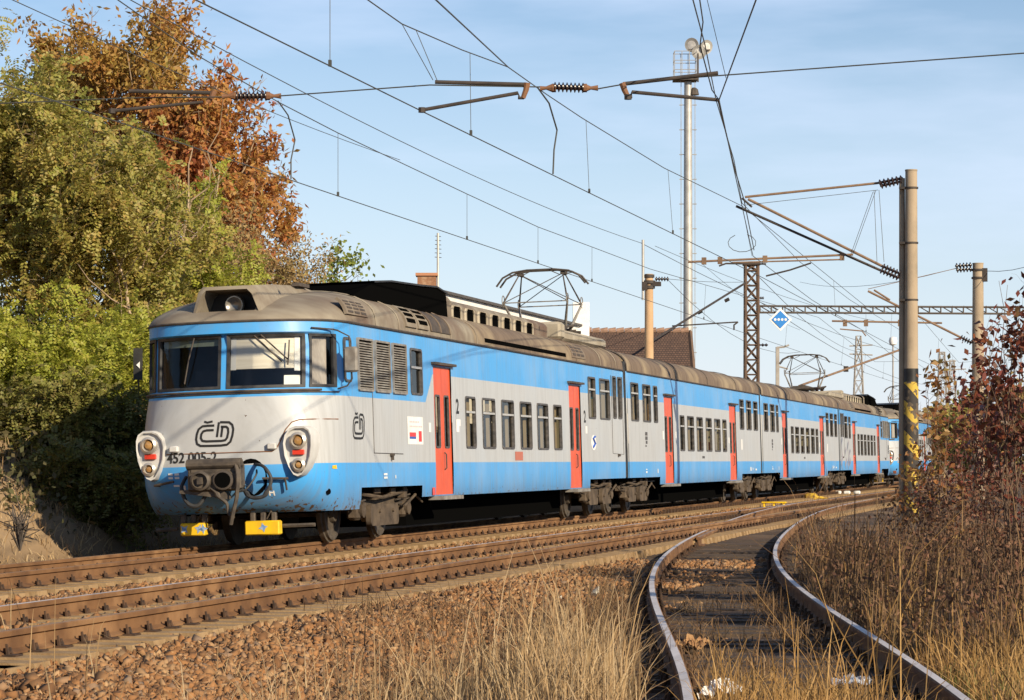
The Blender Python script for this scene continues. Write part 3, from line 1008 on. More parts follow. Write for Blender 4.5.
    T.part('gutter', gt, M['iron'], off=Z0)
    sgn = detail
    # side openings of the visible flank
    side_window(T, sgn, 1.18, 1.52, 2.27, 2.91, False, pane_m=M['glass'])
    T.part('curtain', MB().box(((HW - .022) * sgn, 1.35, 2.59), (.02, .29, .6)), M['curtain'], off=Z0)
    side_window(T, sgn, 4.83, 5.55, 2.17, 2.9, True, ztr=2.6, curtain=(4.9, 5.05))
    for i, (a, b) in enumerate(mids):
        side_window(T, sgn, a, b, 1.35, 2.23, True, ztr=1.965, curtain=(b - .30, b - .04))
    side_window(T, sgn, 19.15, 19.93, 2.01, 2.88, True, ztr=2.62, curtain=(19.2, 19.9))
    side_window(T, sgn, 20.4, 21.54, 2.01, 2.88, True, ztr=2.62, curtain=(21.1, 21.5))
    side_window(T, sgn, 21.9, 22.3, 2.05, 2.97, False)
    side_window(T, sgn, 22.5, 22.95, 2.05, 2.97, False)
    door(T, sgn, 6.27, 7.45)
    door(T, sgn, 17.16, 18.33)
    for a, b in ((1.83, 2.62), (2.76, 3.58), (3.74, 4.54)):
        lv = MB()
        X = (HW + .012) * sgn
        o, i_ = rrect(a, b, 2.16, 2.93, .02, 1), rrect(a + .03, b - .03, 2.19, 2.90, .015, 1)
        lv.loft([[(X - .02 * sgn, p, q) for p, q in o], [(X + .02 * sgn, p, q) for p, q in o], [(X + .02 * sgn, p, q) for p, q in i_], [(X - .02 * sgn, p, q) for p, q in i_]])
        L = T.part('louvre_panel', lv, M['grille'], off=Z0, smooth=False)
        sl = MB()
        for k in range(19):
            zz = 2.205 + k * .0365
            sl.add([(X + .016 * sgn, a + .03, zz - .012), (X + .016 * sgn, b - .03, zz - .012), (X - .012 * sgn, b - .03, zz + .016), (X - .012 * sgn, a + .03, zz + .016)], [(0, 1, 2, 3)])
        T.part('slats', sl, M['grille'], L, off=Z0, smooth=False)
        bk = MB().add([(X - .008 * sgn, a + .02, 2.18), (X - .008 * sgn, b - .02, 2.18), (X - .008 * sgn, b - .02, 2.91), (X - .008 * sgn, a + .02, 2.91)], [(0, 1, 2, 3)])
        T.part('backing', bk, M['shadeblack'], L, off=Z0, smooth=False)
    # equipment door seams and latch
    X = (HW + .003) * sgn
    for pts in ([(2.6, 2.15), (2.6, 1.26), (4.25, 1.25)], [(21.75, 2.98), (21.75, 1.3), (23.05, 1.28), (23.05, 2.98)]):
        T.part('hatch_seam', MB().tube([(X, a, b) for a, b in pts], .007, 4), M['frame'], off=Z0)
    T.part('latch', MB().box((X + .02 * sgn, 3.55, 1.24), (.04, .14, .04)).box((X + .02 * sgn, 3.55, 1.205), (.04, .04, .1)), M['iron'], off=Z0)
    T.part('latch', MB().box((X + .02 * sgn, 22.4, 1.26), (.04, .14, .05)), M['iron'], off=Z0)
    # printed things on the flank
    X = (HW + .004) * sgn
    def sq(mb_, y0, y1, z0, z1, x=X): return mb_.add([(x, y0, z0), (x, y1, z0), (x, y1, z1), (x, y0, z1)], [(0, 1, 2, 3)])
    if sgn > 0:
        ps = T.part('poster', sq(MB(), 4.55, 5.5, 1.40, 1.83), M['white'], off=Z0, smooth=False)
        k = MB()
        for zz, yb in ((1.75, 5.2), (1.68, 5.38)):
            y = 4.68
            while y < yb:
                w_ = .05 + .06 * random.random()
                sq(k, y, y + w_, zz - .012, zz + .012, X + .003)
                y += w_ + .03
        T.part('print_line', k, M['pinktext'], ps, off=Z0, smooth=False)
        T.part('logo_block', sq(MB(), 4.66, 5.05, 1.52, 1.585, X + .003), M['redbit'], ps, off=Z0, smooth=False)
        T.part('logo_block', sq(MB(), 4.66, 5.05, 1.485, 1.518, X + .003), M['bluebit'], ps, off=Z0, smooth=False)
        T.part('red_figure', sq(MB(), 5.22, 5.4, 1.445, 1.61, X + .003), M['redbit'], ps, off=Z0, smooth=False)
        T.part('route_plate', sq(MB(), 13.1 - 1.0, 13.1 - .35, 1.15, 1.31), M['tag_red'], off=Z0, smooth=False)
        k = MB()
        for y0, y1, z0, z1 in ((5.87, 6.02, 1.60, 1.75), (7.7, 7.9, 1.62, 1.72), (7.7, 8.0, 1.72, 1.83), (18.75, 18.95, 1.7, 1.85), (3.1, 3.3, .93, .96), (3.1, 3.3, .88, .91), (3.75, 3.8, .88, .93)):
            T.part('notice_sticker', sq(MB(), y0, y1, z0, z1), M['white'], off=Z0, smooth=False)
        e = MB()
        el = [(19.6 + .28 * math.cos(a), 1.52 + .16 * math.sin(a)) for a in np.linspace(0, 2 * math.pi, 18, endpoint=False)]
        e.add([(X, a, b) for a, b in el], [tuple(range(18))])
        T.part('wheelchair_sticker', e, M['white'], off=Z0, smooth=False)
        e = MB()
        e.tube([(X + .004, 19.72, 1.64), (X + .004, 19.5, 1.6), (X + .004, 19.7, 1.5), (X + .004, 19.5, 1.42)], .03, 4)
        T.part('sticker_print', e, M['bluebit'], off=Z0)
        T.part('tail_tag', sq(MB(), 6.0, 6.18, .6, .72), M['lens_red'], off=Z0, smooth=False)
    # bogies
    bogie(T, 3.9, 2.6, True)
    bogie(T, LEN - 2.25, 2.5)
    # ---- roof kit
    rs = 1 if sgn > 0 else -1
    def rp(name, y0, y1, a0, a1, off, m, parent=roof):
        mb_ = MB()
        k_ = 5
        rr = []
        for o_ in (-.02, off):
            pass
        A = []
        for yy in (y0, y1):
            A.append([(rs * roof_pt(R(a0 + (a1 - a0) * i / k_), off)[0], yy, roof_pt(R(a0 + (a1 - a0) * i / k_), off)[1]) for i in range(k_ + 1)] +
                     [(rs * roof_pt(R(a0 + (a1 - a0) * i / k_), -.02)[0], yy, roof_pt(R(a0 + (a1 - a0) * i / k_), -.02)[1]) for i in range(k_, -1, -1)])
        mb_.loft(A, caps=True)
        return T.part(name, mb_, m, parent, off=Z0, ang=40)
    v = rp('roof_vent', 1.35, 2.5, 6, 30, .02, M['roof'])
    for i in range(4):
        for j in range(3):
            rp('vent_slot', 1.45 + j * .34, 1.71 + j * .34, 8 + i * 5, 10.5 + i * 5, .026, M['iron'], v)
    for j in range(2):
        v = rp('roof_vent', 4.62 + j * .75, 5.28 + j * .75, 4, 38, .035, M['roof'])
        for i in range(3):
            rp('vent_slot', 4.7 + j * .75, 5.2 + j * .75, 9 + i * 9, 14.5 + i * 9, .042, M['shadeblack'], v)
    v = rp('mesh_panel', 6.2, 7.5, 4, 40, .02, M['iron'])
    for j in range(3):
        rp('mesh_rib', 6.2 + j * .62, 6.24 + j * .62, 4, 40, .03, M['roof_rust'], v)
    rp('roof_slot', 10.0, 17.0, 3, 8, .012, M['shadeblack'])
    v = rp('roof_vent', 17.6, 19.0, 4, 28, .02, M['roof'])
    for i in range(3):
        for j in range(3):
            rp('vent_slot', 17.72 + j * .4, 18.02 + j * .4, 7 + i * 7, 11 + i * 7, .026, M['iron'], v)
    # headlight hood
    hd = MB()
    def hood_ring(y, w0, w1, z0, z1, r=.07):
        return [(-w0, y, z0), (-w1, y, z1 - r), (-w1 + r, y, z1), (w1 - r, y, z1), (w1, y, z1 - r), (w0, y, z0)]
    hd.loft([hood_ring(.36, .54, .42, 3.15, 3.64), hood_ring(.34, .49, .37, 3.21, 3.59)], closed=False)
    hd.loft([hood_ring(.36, .54, .42, 3.15, 3.64), hood_ring(1.2, .74, .48, 3.15, 3.70), hood_ring(2.2, .92, .58, 3.15, 3.735), hood_ring(3.4, .9, .5, 3.15, 3.70)], closed=False)
    hd.loft([hood_ring(.34, .49, .37, 3.21, 3.59), hood_ring(.82, .44, .34, 3.21, 3.56)], closed=False)
    hd.add([(-.54, .36, 3.15), (.54, .36, 3.15), (.49, .34, 3.21), (-.49, .34, 3.21)], [(0, 1, 2, 3)])
    hood = T.part('lamp_hood', hd, M['roof'], roof, off=Z0, fix=False)
    bx = MB().add([(-.44, .81, 3.21), (.44, .81, 3.21), (.34, .81, 3.56), (-.34, .81, 3.56)], [(0, 1, 2, 3)])
    bx.add([(-.48, .35, 3.214), (.48, .35, 3.214), (.44, .81, 3.214), (-.44, .81, 3.214)], [(0, 1, 2, 3)])
    T.part('recess', bx, M['blackpaint'], hood, off=Z0, smooth=False)
    lp = MB().lathe([(.13, 0), (.145, -.05), (.13, -.09), (.115, -.09), (.08, -.06), (.02, -.045)], (.03, .66, 3.385), (0, 1, 0), 20)
    T.part('headlight', lp, mat('lamp_reflector', (.34, .31, .26), (.2, .18, .15), 8, rough=.25, metal=.5), hood, off=Z0)
    hz = MB().box((.55, 2.1, 3.735), (.12, .5, .05))
    T.part('roof_fitting', hz, M['iron'], roof, off=Z0)
    # equipment cowl with its opening's shade painted black, clerestory housing, pantograph plinth
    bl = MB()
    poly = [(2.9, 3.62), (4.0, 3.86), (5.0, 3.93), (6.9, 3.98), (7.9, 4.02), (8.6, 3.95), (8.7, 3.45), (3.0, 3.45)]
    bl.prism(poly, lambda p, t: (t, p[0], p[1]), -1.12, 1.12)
    T.part('roof_cowl', bl, M['shadeblack'], roof, off=Z0, smooth=False)
    tp = MB()
    tp.loft([[(x, y, z + .012) for x in (-1.15, 1.15)] for y, z in poly[1:6]], closed=False)
    tp.loft([[(x, y, z + .04) for x in (-1.15, 1.15)] for y, z in poly[1:6]], closed=False)
    tp.loft([[(1.15 * rs, y, z + .012), (1.15 * rs, y, z + .04)] for y, z in poly[1:6]], closed=False)
    T.part('cowl_lid', tp, M['blackpaint'], roof, off=Z0, smooth=False)
    ch = MB()
    def cl(y, w, h): return [(-w, y, 3.4), (-w, y, 3.46 + h * .74), (-w + .06, y, 3.46 + h * .88), (-w + .22, y, 3.46 + h), (w - .22, y, 3.46 + h), (w - .06, y, 3.46 + h * .88), (w, y, 3.46 + h * .74), (w, y, 3.4)]
    ch.loft([cl(8.55, 1.06, .56), cl(9.2, 1.06, .56)], closed=False)
    ch.add(cl(8.55, 1.06, .56), [tuple(range(8))])
    ch.loft([cl(9.2, 1.0, .5), cl(17.4, 1.0, .5)], closed=False)
    ch.add(cl(17.4, 1.0, .5), [tuple(range(8))])
    hs = T.part('roof_housing', ch, M['roof'], roof, off=Z0, fix=False)
    for k in range(7):
        y = 9.5 + k * .98
        T.part('vent_frame', MB().loft([[(rs * 1.0, p, q) for p, q in rrect(y - .10, y + .66, 3.50, 3.835, .1, 3)], [(rs * 1.022, p, q) for p, q in rrect(y - .07, y + .63, 3.51, 3.832, .1, 3)], [(rs * 1.022, p, q) for p, q in rrect(y, y + .56, 3.54, 3.825, .1, 3)], [(rs * .99, p, q) for p, q in rrect(y, y + .56, 3.54, 3.825, .1, 3)]]), M['cream'], hs, off=Z0)
        pl_ = rrect(y, y + .56, 3.54, 3.825, .1, 3)
        T.part('vent_opening', MB().add([(rs * 1.004, p, q) for p, q in pl_], [tuple(range(len(pl_)))]), M['shadeblack'], hs, off=Z0, smooth=False)
    pb = MB().cbox((0, 20.75, 3.72), (2.2, 4.9, .22), .05)
    pb.cbox((0, 18.35, 3.8), (2.24, .5, .35), .05)
    T.part('roof_plinth', pb, mat('plinth_grey', (.36, .32, .25), (.27, .23, .17), 3, rough=.85), roof, off=Z0)
    # pantograph
    yp = 21.8
    pf = MB()
    for sg in (1, -1):
        pf.tube([(sg * .55, yp - .95, 3.98), (sg * .55, yp + .95, 3.98)], .035, 8)
        pf.tube([(sg * .55, yp - .95, 3.98), (sg * .75, yp - .5, 4.06), (sg * .55, yp + .1, 4.0)], .03, 6)
    for yy in (-.85, -.3, .3, .85):
        pf.tube([(-.65, yp + yy, 3.98), (.65, yp + yy, 3.98)], .032, 8)
    pf.tube([(-.1, yp - 1.9, 4.0), (.1, yp + .3, 4.07)], .09, 8)
    pf.box((.2, yp + .1, 4.03), (.5, .5, .14))
    pf.box((.4, yp - 1.5, 3.93), (.7, .5, .16))
    panto = T.part('pantograph', pf, M['iron'], roof, off=Z0)
    for sg in (1, -1):
        for yy in (-.9, .9):
            ins = MB().lathe([(.05, 0), (.09, .02), (.05, .05), (.09, .07), (.05, .10), (.09, .12), (.05, .15)], (sg * .55, yp + yy, 3.83), (0, 0, 1), 12)
            T.part('insulator', ins, M['insul'], panto, off=Z0)
    up_ = MB()
    KN = .78
    for sy_ in (1, -1):
        lw = MB()
        for sg in (1, -1):
            lw.tube([(sg * .52, yp + sy_ * .25, 4.0), (sg * .70, yp + sy_ * KN, 4.58)], [.035, .022], 8)
            up_.tube([(sg * .70, yp + sy_ * KN, 4.58), (sg * .48, yp + sy_ * .12, 5.22)], [.02, .014], 6)
            pts = [(sg * .70, yp + sy_ * KN + .12 * math.cos(a), 4.62 + .12 * math.sin(a)) for a in np.linspace(0, 5, 9)]
            lw.tube(pts, .011, 5)
        lw.tube([(-.70, yp + sy_ * KN, 4.58), (.70, yp + sy_ * KN, 4.58)], .014, 6)
        up_.tube([(.70, yp + sy_ * KN, 4.58), (-.48, yp + sy_ * .12, 5.22)], .010, 5)
        up_.tube([(-.70, yp + sy_ * KN, 4.58), (.48, yp + sy_ * .12, 5.22)], .010, 5)
        T.part('lower_arm', lw, M['grille'], panto, off=Z0)
    T.part('upper_arm', up_, M['iron'], panto, off=Z0)
    hd2 = MB()
    for yy in (-.18, .18):
        hd2.tube([(-.98, yp + yy, 4.98), (-.84, yp + yy, 5.16), (-.62, yp + yy, 5.27), (-.3, yp + yy, 5.31), (.3, yp + yy, 5.31), (.62, yp + yy, 5.27), (.84, yp + yy, 5.16), (.98, yp + yy, 4.98)], .022, 6)
    for sg in (1, -1):
        hd2.tube([(sg * .48, yp - .2, 5.2), (sg * .48, yp + .2, 5.2)], .02, 6)
        hd2.box((sg * .48, yp, 5.23), (.1, .3, .06))
        hd2.tube([(sg * .2, yp - .18, 5.29), (sg * .42, yp - .18, 5.19), (sg * .7, yp - .18, 5.22)], .01, 5)
    T.part('contact_bow', hd2, M['iron'], panto, off=Z0)
    # gangway bellows at the inner end
    gw = MB()
    for k in range(4):
        gw.box((0, LEN - .14 + k * .095, 2.06), (2.86 if k % 2 else 2.80, .1, 2.56))
    T.part('gangway', gw, M['rubber'], off=Z0, smooth=False)
    # ---- the cab front
    for (ua, ub) in CABW:
        per = []
        n1, n2 = 10, 6
        z0, z1 = 2.2, 2.93
        def loop(ia, ib, ja, jb, off):
            us = np.linspace(ua + ia, ub - ib, n1); zz = np.linspace(z0 + ja, z1 - jb, n2)
            return [nose(u, zz[0], off) for u in us] + [nose(us[-1], q, off) for q in zz[1:]] + [nose(u, zz[-1], off) for u in us[-2::-1]] + [nose(us[0], q, off) for q in zz[-2:0:-1]]
        e = .024 if ub - ua > .3 else .012
        f = MB().loft([loop(-.006, -.006, -.012, -.012, -.01), loop(-.006, -.006, -.012, -.012, .012), loop(e, e, .028, .028, .012), loop(e, e, .028, .028, -.03)])
        fr = T.part('windscreen_frame', f, M['rubber'], off=Z0)
        g = MB()
        us = np.linspace(ua + e, ub - e, 12)
        g.loft([[nose(u, z0 + .02, -.02) for u in us], [nose(u, z1 - .02, -.02) for u in us]], closed=False)
        T.part('pane', g, M['cabglass'], fr, off=Z0, fix=False)
    def backdrop(name, ua, ub, za, zb, m, off=-.06, wav=0.0, parent=None):
        us = np.linspace(ua, ub, 22)
        g = MB().loft([[nose(u, za, off + wav * math.sin(i * 2.1)) for i, u in enumerate(us)], [nose(u, zb, off + wav * math.sin(i * 2.1)) for i, u in enumerate(us)]], closed=False)
        return T.part(name, g, m, parent, off=Z0, fix=False)
    if sgn > 0 and rotz == 0:
        backdrop('sun_blind', .10, .68, 2.46, 2.92, M['blind'], -.045)
        backdrop('sun_blind', -.72, -.06, 2.80, 2.92, mat('green_blind', (.20, .24, .19), (.14, .17, .14), 6, rough=.9))
        backdrop('curtain', .79, .925, 2.2, 2.92, M['curtain'], -.075, .018)
        backdrop('side_trim', .06, .115, 2.45, 2.92, M['white'], -.035)
        backdrop('side_trim', .665, .72, 2.42, 2.92, M['white'], -.035)
        backdrop('paper_sheet', .575, .72, 2.22, 2.36, M['white'], -.035)
    dk = MB()
    dk.box((0, 1.0, 2.02), (1.9, .8, .3))
    dk.box((.5, 1.2, 2.3), (1.1, .1, .55))
    dk.box((-.55, 1.3, 2.2), (.5, .14, .6))
    T.part('cab_desk', dk, M['desk'], off=Z0, smooth=False)
    ld = MB().tube([nose(u, 2.15, .035) for u in np.linspace(-1, .86, 30)], .018, 6)
    ld.tube([nose(u, 2.12, .012) for u in np.linspace(-.99, .97, 40)], .010, 5)
    T.part('sill_rail', ld, M['iron'], off=Z0)
    for (u0, za, u1, zb) in ((-.30, 2.92, -.40, 2.28), (.30, 2.92, .55, 2.55), (.36, 2.93, .60, 2.58), (.61, 2.85, .60, 2.5)):
        wp = MB().tube([nose(u0, za, .05), nose((u0 + u1) / 2, (za + zb) / 2, .06), nose(u1, zb, .03)], .011, 5)
        T.part('wiper', wp, M['iron'], off=Z0)
    bm_ = MB().tube([nose(.80, 3.02, .03), nose(.93, 3.0, .06), (1.47, .80, 2.98), (1.60, .92, 2.9), (1.62, .95, 2.3), (1.56, .9, 2.2), (1.45, .8, 2.16)], .012, 6)
    br = T.part('mirror_arm', bm_, M['iron'], off=Z0)
    mr_ = MB().cbox((1.62, .93, 2.57), (.20, .12, .36), .04)
    T.part('mirror', mr_, M['grille'], br, off=Z0)
    # lamp clusters
    OUT = [(.84, 1.42), (.87, 1.55), (.94, 1.64), (1.04, 1.68), (1.19, 1.68), (1.27, 1.63), (1.305, 1.53), (1.305, 1.38), (1.28, 1.2), (1.22, 1.03), (1.14, .92), (1.07, .89), (1.0, .92), (.92, 1.05), (.86, 1.22)]
    ccx, ccz = 1.08, 1.30
    def sc(k, y, dz=0):
        k *= .90
        return [(ccx + (a - ccx) * k, y, ccz + (b - ccz) * k + dz) for a, b in OUT]
    for sg in (1, -1):
        mm = lambda ring: [(sg * a, b, c) for a, b, c in ring]
        hsg = MB().loft([mm(sc(1.0, .95)), mm(sc(1.0, .5)), mm(sc(1.0, .05)), mm(sc(.965, .0)), mm(sc(.90, .005)), mm(sc(.85, .055))])
        H = T.part('lamp_cluster', hsg, M['whitegrey'], off=Z0, ang=50)
        T.part('cluster_panel', MB().add(mm(sc(.86, .05)), [tuple(range(len(OUT)))]), M['whitegrey'], H, off=Z0, smooth=False)
        for zc, rr in ((1.435, .108), (1.10, .086)):
            rg = MB().lathe([(rr, .06), (rr + .012, -.05), (rr - .02, -.07), (rr - .035, -.04), (rr - .04, 0)], (sg * 1.09, .03, zc), (0, 1, 0), 24)
            lq = T.part('headlight', rg, M['chrome'], H, off=Z0)
            ln = MB().lathe([(rr - .03, .0), (rr - .045, -.028), (rr * .4, -.05), (.005, -.055)], (sg * 1.09, .02, zc), (0, 1, 0), 24)
            T.part('lens', ln, M['amber'], lq, off=Z0)
        rbx = MB().cbox((sg * 1.08, .03, 1.275), (.17, .05, .075), .01)
        T.part('tail_light', rbx, M['lens_red'], H, off=Z0)
    # seam that swings up round the right-hand cluster, brackets, hooks
    def S(pts, off=.004, r=.008):
        return MB().tube([nose_x(a, b, off) for a, b in pts], r, 5)
    sl = [(-.86, 1.30), (-.5, 1.30), (0, 1.30), (.5, 1.30), (.70, 1.30), (.76, 1.34), (.82, 1.46), (.88, 1.60), (.96, 1.70), (1.05, 1.73), (1.2, 1.735), (1.35, 1.735), (1.42, 1.735)]
    T.part('panel_seam', S(sl), M['rustfit'], off=Z0)
    for xx in (-.72, .70):
        p = nose_x(xx, 1.37, .03)
        T.part('bracket', MB().cbox(p, (.13, .08, .09), .015), M['whitegrey'], off=Z0)
    hk = MB()
    for a in (.66, .86):
        hk.tube([nose_x(a, .92, .0), nose_x(a, .92, .07), nose_x(a, .76, .06)], .016, 6)
    hk.tube([nose_x(.56, .93, .07), nose_x(.9, .92, .07)], .018, 6)
    T.part('foot_hook', hk, M['iron'], off=Z0)
    T.part('foot_hook', MB().tube([nose_x(-1.0, .87, .0), nose_x(-1.0, .87, .1), nose_x(-.7, .92, .12)], .02, 6), M['coupler'], off=Z0)
    T.part('plug_hole', MB().lathe([(.045, 0), (.045, .01)], nose_x(1.33, .72, -.002), (.8, -.6, 0), 12), M['shadeblack'], off=Z0)
    # coupler with its hoses
    cp = MB()
    cp.cbox((-.02, -.18, .93), (.82, .30, .20), .03)
    cp.lathe([(.10, -.45), (.10, .45)], (-.02, -.28, 1.0), (1, 0, 0), 12)
    cp.cbox((-.02, -.30, .70), (.86, .16, .34), .04)
    cp.cbox((-.02, .1, .75), (.5, .6, .3), .04)
    cp.cbox((.38, -.22, .78), (.10, .22, .44), .03)
    cp.cbox((-.42, -.22, .78), (.08, .2, .4), .03)
    cp.prism([(-.6, .56), (-.1, .60), (.1, .60), (.2, .5), (.2, .44), (-.2, .5), (-.6, .51)], lambda p, t: (p[0], t, p[1]), -.34, -.16)
    def lift(mb_):
        mb_.v = [(x * .86 - .02, y, .92 + (z - .72) * (.80 if z > .5 else .95)) for x, y, z in mb_.v]
        return mb_
    lift(cp)
    K = T.part('coupler', cp, M['coupler'], off=Z0)
    co = MB().lathe([(.17, .02), (.17, -.08), (.13, -.10), (.12, -.04), (.02, -.03)], (-.2, -.38, .72), (0, 1, 0), 18)
    co.box((-.2, -.44, .72), (.08, .1, .12))
    T.part('coupler_cone', lift(co), M['coupler'], K, off=Z0)
    T.part('coupler_socket', lift(MB().lathe([(.17, .02), (.17, -.05), (.145, -.06)], (.17, -.38, .72), (0, 1, 0), 18)), M['iron'], K, off=Z0)
    T.part('coupler_socket_hole', lift(MB().lathe([(.14, -.055), (.135, -.062)], (.17, -.38, .72), (0, 1, 0), 18)), M['shadeblack'], K, off=Z0)
    rec = MB()
    el = [(.40 + .22 * math.cos(a), .95 + .26 * math.sin(a)) for a in np.linspace(0, 2 * math.pi, 20, endpoint=False)]
    rec.add([nose_x(a, b, .006) for a, b in el], [tuple(range(20))])
    T.part('coupler_pocket', rec, M['shadeblack'], off=Z0, smooth=False)
    def hose(pts, r=.026, m='rubber'):
        P_ = [Vector(p) for p in pts]
        res = []
        for i in range(len(P_) - 1):
            p0, p1, p2, p3 = P_[max(i - 1, 0)], P_[i], P_[i + 1], P_[min(i + 2, len(P_) - 1)]
            for t in np.linspace(0, 1, 7, endpoint=False):
                res.append(.5 * ((2 * p1) + (p2 - p0) * t + (2 * p0 - 5 * p1 + 4 * p2 - p3) * t * t + (3 * p1 - p0 - 3 * p2 + p3) * t ** 3))
        res.append(P_[-1])
        T.part('hose', lift(MB().tube(res, r, 8)), M[m], K, off=Z0)
    hose([(.55, .02, .98), (.78, -.2, .93), (.9, -.22, .72), (.82, -.22, .50), (.6, -.22, .45), (.4, -.2, .55)], .028)
    hose([(-.58, -.08, .80), (-.62, -.2, .60), (-.5, -.25, .40), (-.33, -.26, .36), (-.2, -.25, .5), (-.18, -.22, .62)], .030)
    hose([(.36, -.34, 1.0), (.42, -.42, .8), (.40, -.42, .5), (.32, -.40, .25), (.26, -.36, .08)], .034, 'coupler')
    hose([(-.05, -.36, .58), (.08, -.38, .48), (.2, -.36, .38), (.22, -.34, .24), (.3, -.32, .16)], .028, 'coupler')
    hose([(.46, -.2, .62), (.36, -.25, .52), (.5, -.25, .56), (.62, -.15, .78), (.6, -.05, .88)], .016)
    # receivers and rods under the nose
    for xx, w_, h_, yy in ((.46, .50, .20, .30), (-.60, .36, .18, .42)):
        rc = MB().cbox((xx, yy, .24), (w_, .16, h_), .015)
        rx = T.part('receiver_box', rc, M['yellow'], off=Z0)
        st = MB()
        for q in range(5):
            ang = [(.09 * (1 if k % 2 else .45) * math.cos(k * math.pi / 4 + q), .09 * (1 if k % 2 else .45) * math.sin(k * math.pi / 4 + q)) for k in range(8)]
            cx_ = xx + [-.12, .02, .1, -.03, .16][q] * (1 if q != 1 else 1)
            if (xx > 0 and q in (1,)) or (xx < 0 and q in (0, 2, 4)):
                st.add([(cx_ + a * .8, yy - .083, .245 + b * .8) for a, b in ang], [tuple(range(8))])
        T.part('paint_patch', st, mat('faded_blue_patch', (.12, .25, .5), (.35, .42, .5), 30, rough=.6), rx, off=Z0, smooth=False)
        for q in (-.15, 0, .16):
            T.part('hanger', MB().cbox((xx + q, yy, .39), (.07, .07, .13), .01), M['coupler'], rx, off=Z0)
        hg = MB()
        hg.tube([(xx + .05, yy, .36), (xx + .12, yy - .02, .47), (xx + .2, yy, .38)], .012, 5)
        T.part('cable', hg, M['coupler'], rx, off=Z0)
        rd = MB().tube([(xx + .2, yy + .1, .26), (xx + .72, yy + .1, .265)] if xx > 0 else [(xx - .6, yy + .1, .24), (xx - .28, yy + .1, .25)], .03, 6)
        T.part('pipe', rd, M['coupler'], rx, off=Z0)
    # lettering
    def text_part(name, s_, size, fn, m, parent=None, xs=1.0):
        cu = bpy.data.curves.new('lettering_curve', 'FONT')
        cu.body = s_
        cu.size = size
        cu.offset = size * .022
        tmp = bpy.data.objects.new('lettering_source', cu)
        COL.objects.link(tmp)
        bpy.context.view_layer.update()
        me_ = bpy.data.meshes.new_from_object(tmp.evaluated_get(bpy.context.evaluated_depsgraph_get()))
        bpy.data.objects.remove(tmp)
        bpy.data.curves.remove(cu)
        for v_ in me_.vertices:
            v_.co = fn(v_.co.x * xs, v_.co.y)
        me_.name = name
        return link_mesh(name, me_, m, parent or T.o)
    if sgn > 0 and rotz == 0:
        text_part('fleet_number', '452 005-2', .20, lambda a, b: nose_x(-.845 + a, 1.18 + b, .006), M['blacktext'], xs=.92)
        for yy in (7.72, 18.62):
            text_part('class_number', '2', .34, lambda a, b: (1.455, yy + a * 1.2, 1.93 + b), M['blacktext'])
    def logo(fn, m):
        # rounded double-line monogram
        mb_ = MB()
        def stroke(pts, w=.055):
            P_ = [Vector((a, b)) for a, b in pts]
            Lp, Rp = [], []
            for i, p in enumerate(P_):
                t = (P_[min(i + 1, len(P_) - 1)] - P_[max(i - 1, 0)]).normalized()
                nn = Vector((-t.y, t.x)) * w / 2
                Lp.append(fn(*(p + nn))); Rp.append(fn(*(p - nn)))
            mb_.loft([Lp, Rp], closed=False)
        def sk(a, b): return (a + .16 * (b - .3), b)
        outer = [(.46, .50), (.28, .50), (.15, .49), (.06, .42), (.03, .3), (.03, .18), (.07, .07), (.17, .02), (.4, .015), (.7, .015), (.86, .03), (.94, .1), (.97, .25), (.97, .4), (.93, .50), (.84, .565), (.6, .575)]
        inner = [(.46, .39), (.28, .39), (.19, .37), (.15, .30), (.15, .21), (.20, .14), (.3, .125), (.7, .125), (.80, .14), (.84, .2), (.85, .33), (.83, .42), (.78, .46), (.64, .465)]
        def dens(pts): 
            o = []
            for p, q in zip(pts[:-1], pts[1:]):
                for t in np.linspace(0, 1, 4, endpoint=False): o.append(sk(p[0] + (q[0] - p[0]) * t, p[1] + (q[1] - p[1]) * t))
            return o + [sk(*pts[-1])]
        stroke(dens(outer)); stroke(dens(inner))
        stroke(dens([(.57, .575), (.57, .22)])); stroke(dens([(.68, .465), (.68, .22)]))
        stroke(dens([(.18, .60), (.27, .575), (.40, .60)]), .05)
        return T.part('operator_logo', mb_, m, off=Z0, fix=False, smooth=False)
    logo(lambda a, b: nose_x(-.40 + a * .56, 1.395 + b * .58, .006), M['blacktext'])
    X = (HW + .004) * sgn
    logo(lambda a, b: (X, 1.5 + a * .62 if sgn > 0 else 2.12 - a * .62, 1.46 + b * .62), M['blacktext'])
    if sgn > 0 and rotz == 0:
        for (xx, zz, w_, h_) in ((-.80, 1.02, .07, .03), (-.70, 1.02, .07, .03), (-.80, .97, .07, .03), (-.70, .97, .07, .03), (-.60, .83, .03, .06), (-.72, .86, .09, .025), (.62, .72, .02, .07), (.68, .72, .02, .07), (.65, .73, .06, .02)):
            pts = [nose_x(xx - w_ / 2, zz - h_ / 2, .006), nose_x(xx + w_ / 2, zz - h_ / 2, .006), nose_x(xx + w_ / 2, zz + h_ / 2, .006), nose_x(xx - w_ / 2, zz + h_ / 2, .006)]
            k = MB().add(pts, [(0, 1, 2, 3)])
            T.part('stencil_mark', k, M['white'], off=Z0, smooth=False)
        yd = MB().add([nose_x(1.40 + a * .015, 1.06 + b * .028, .008) for a, b in ((-1, -.7), (1, -1), (.8, 1), (-.9, .8))], [(0, 1, 2, 3)])
        T.part('yellow_dot', yd, M['yellow'], off=Z0, smooth=False)
    return T

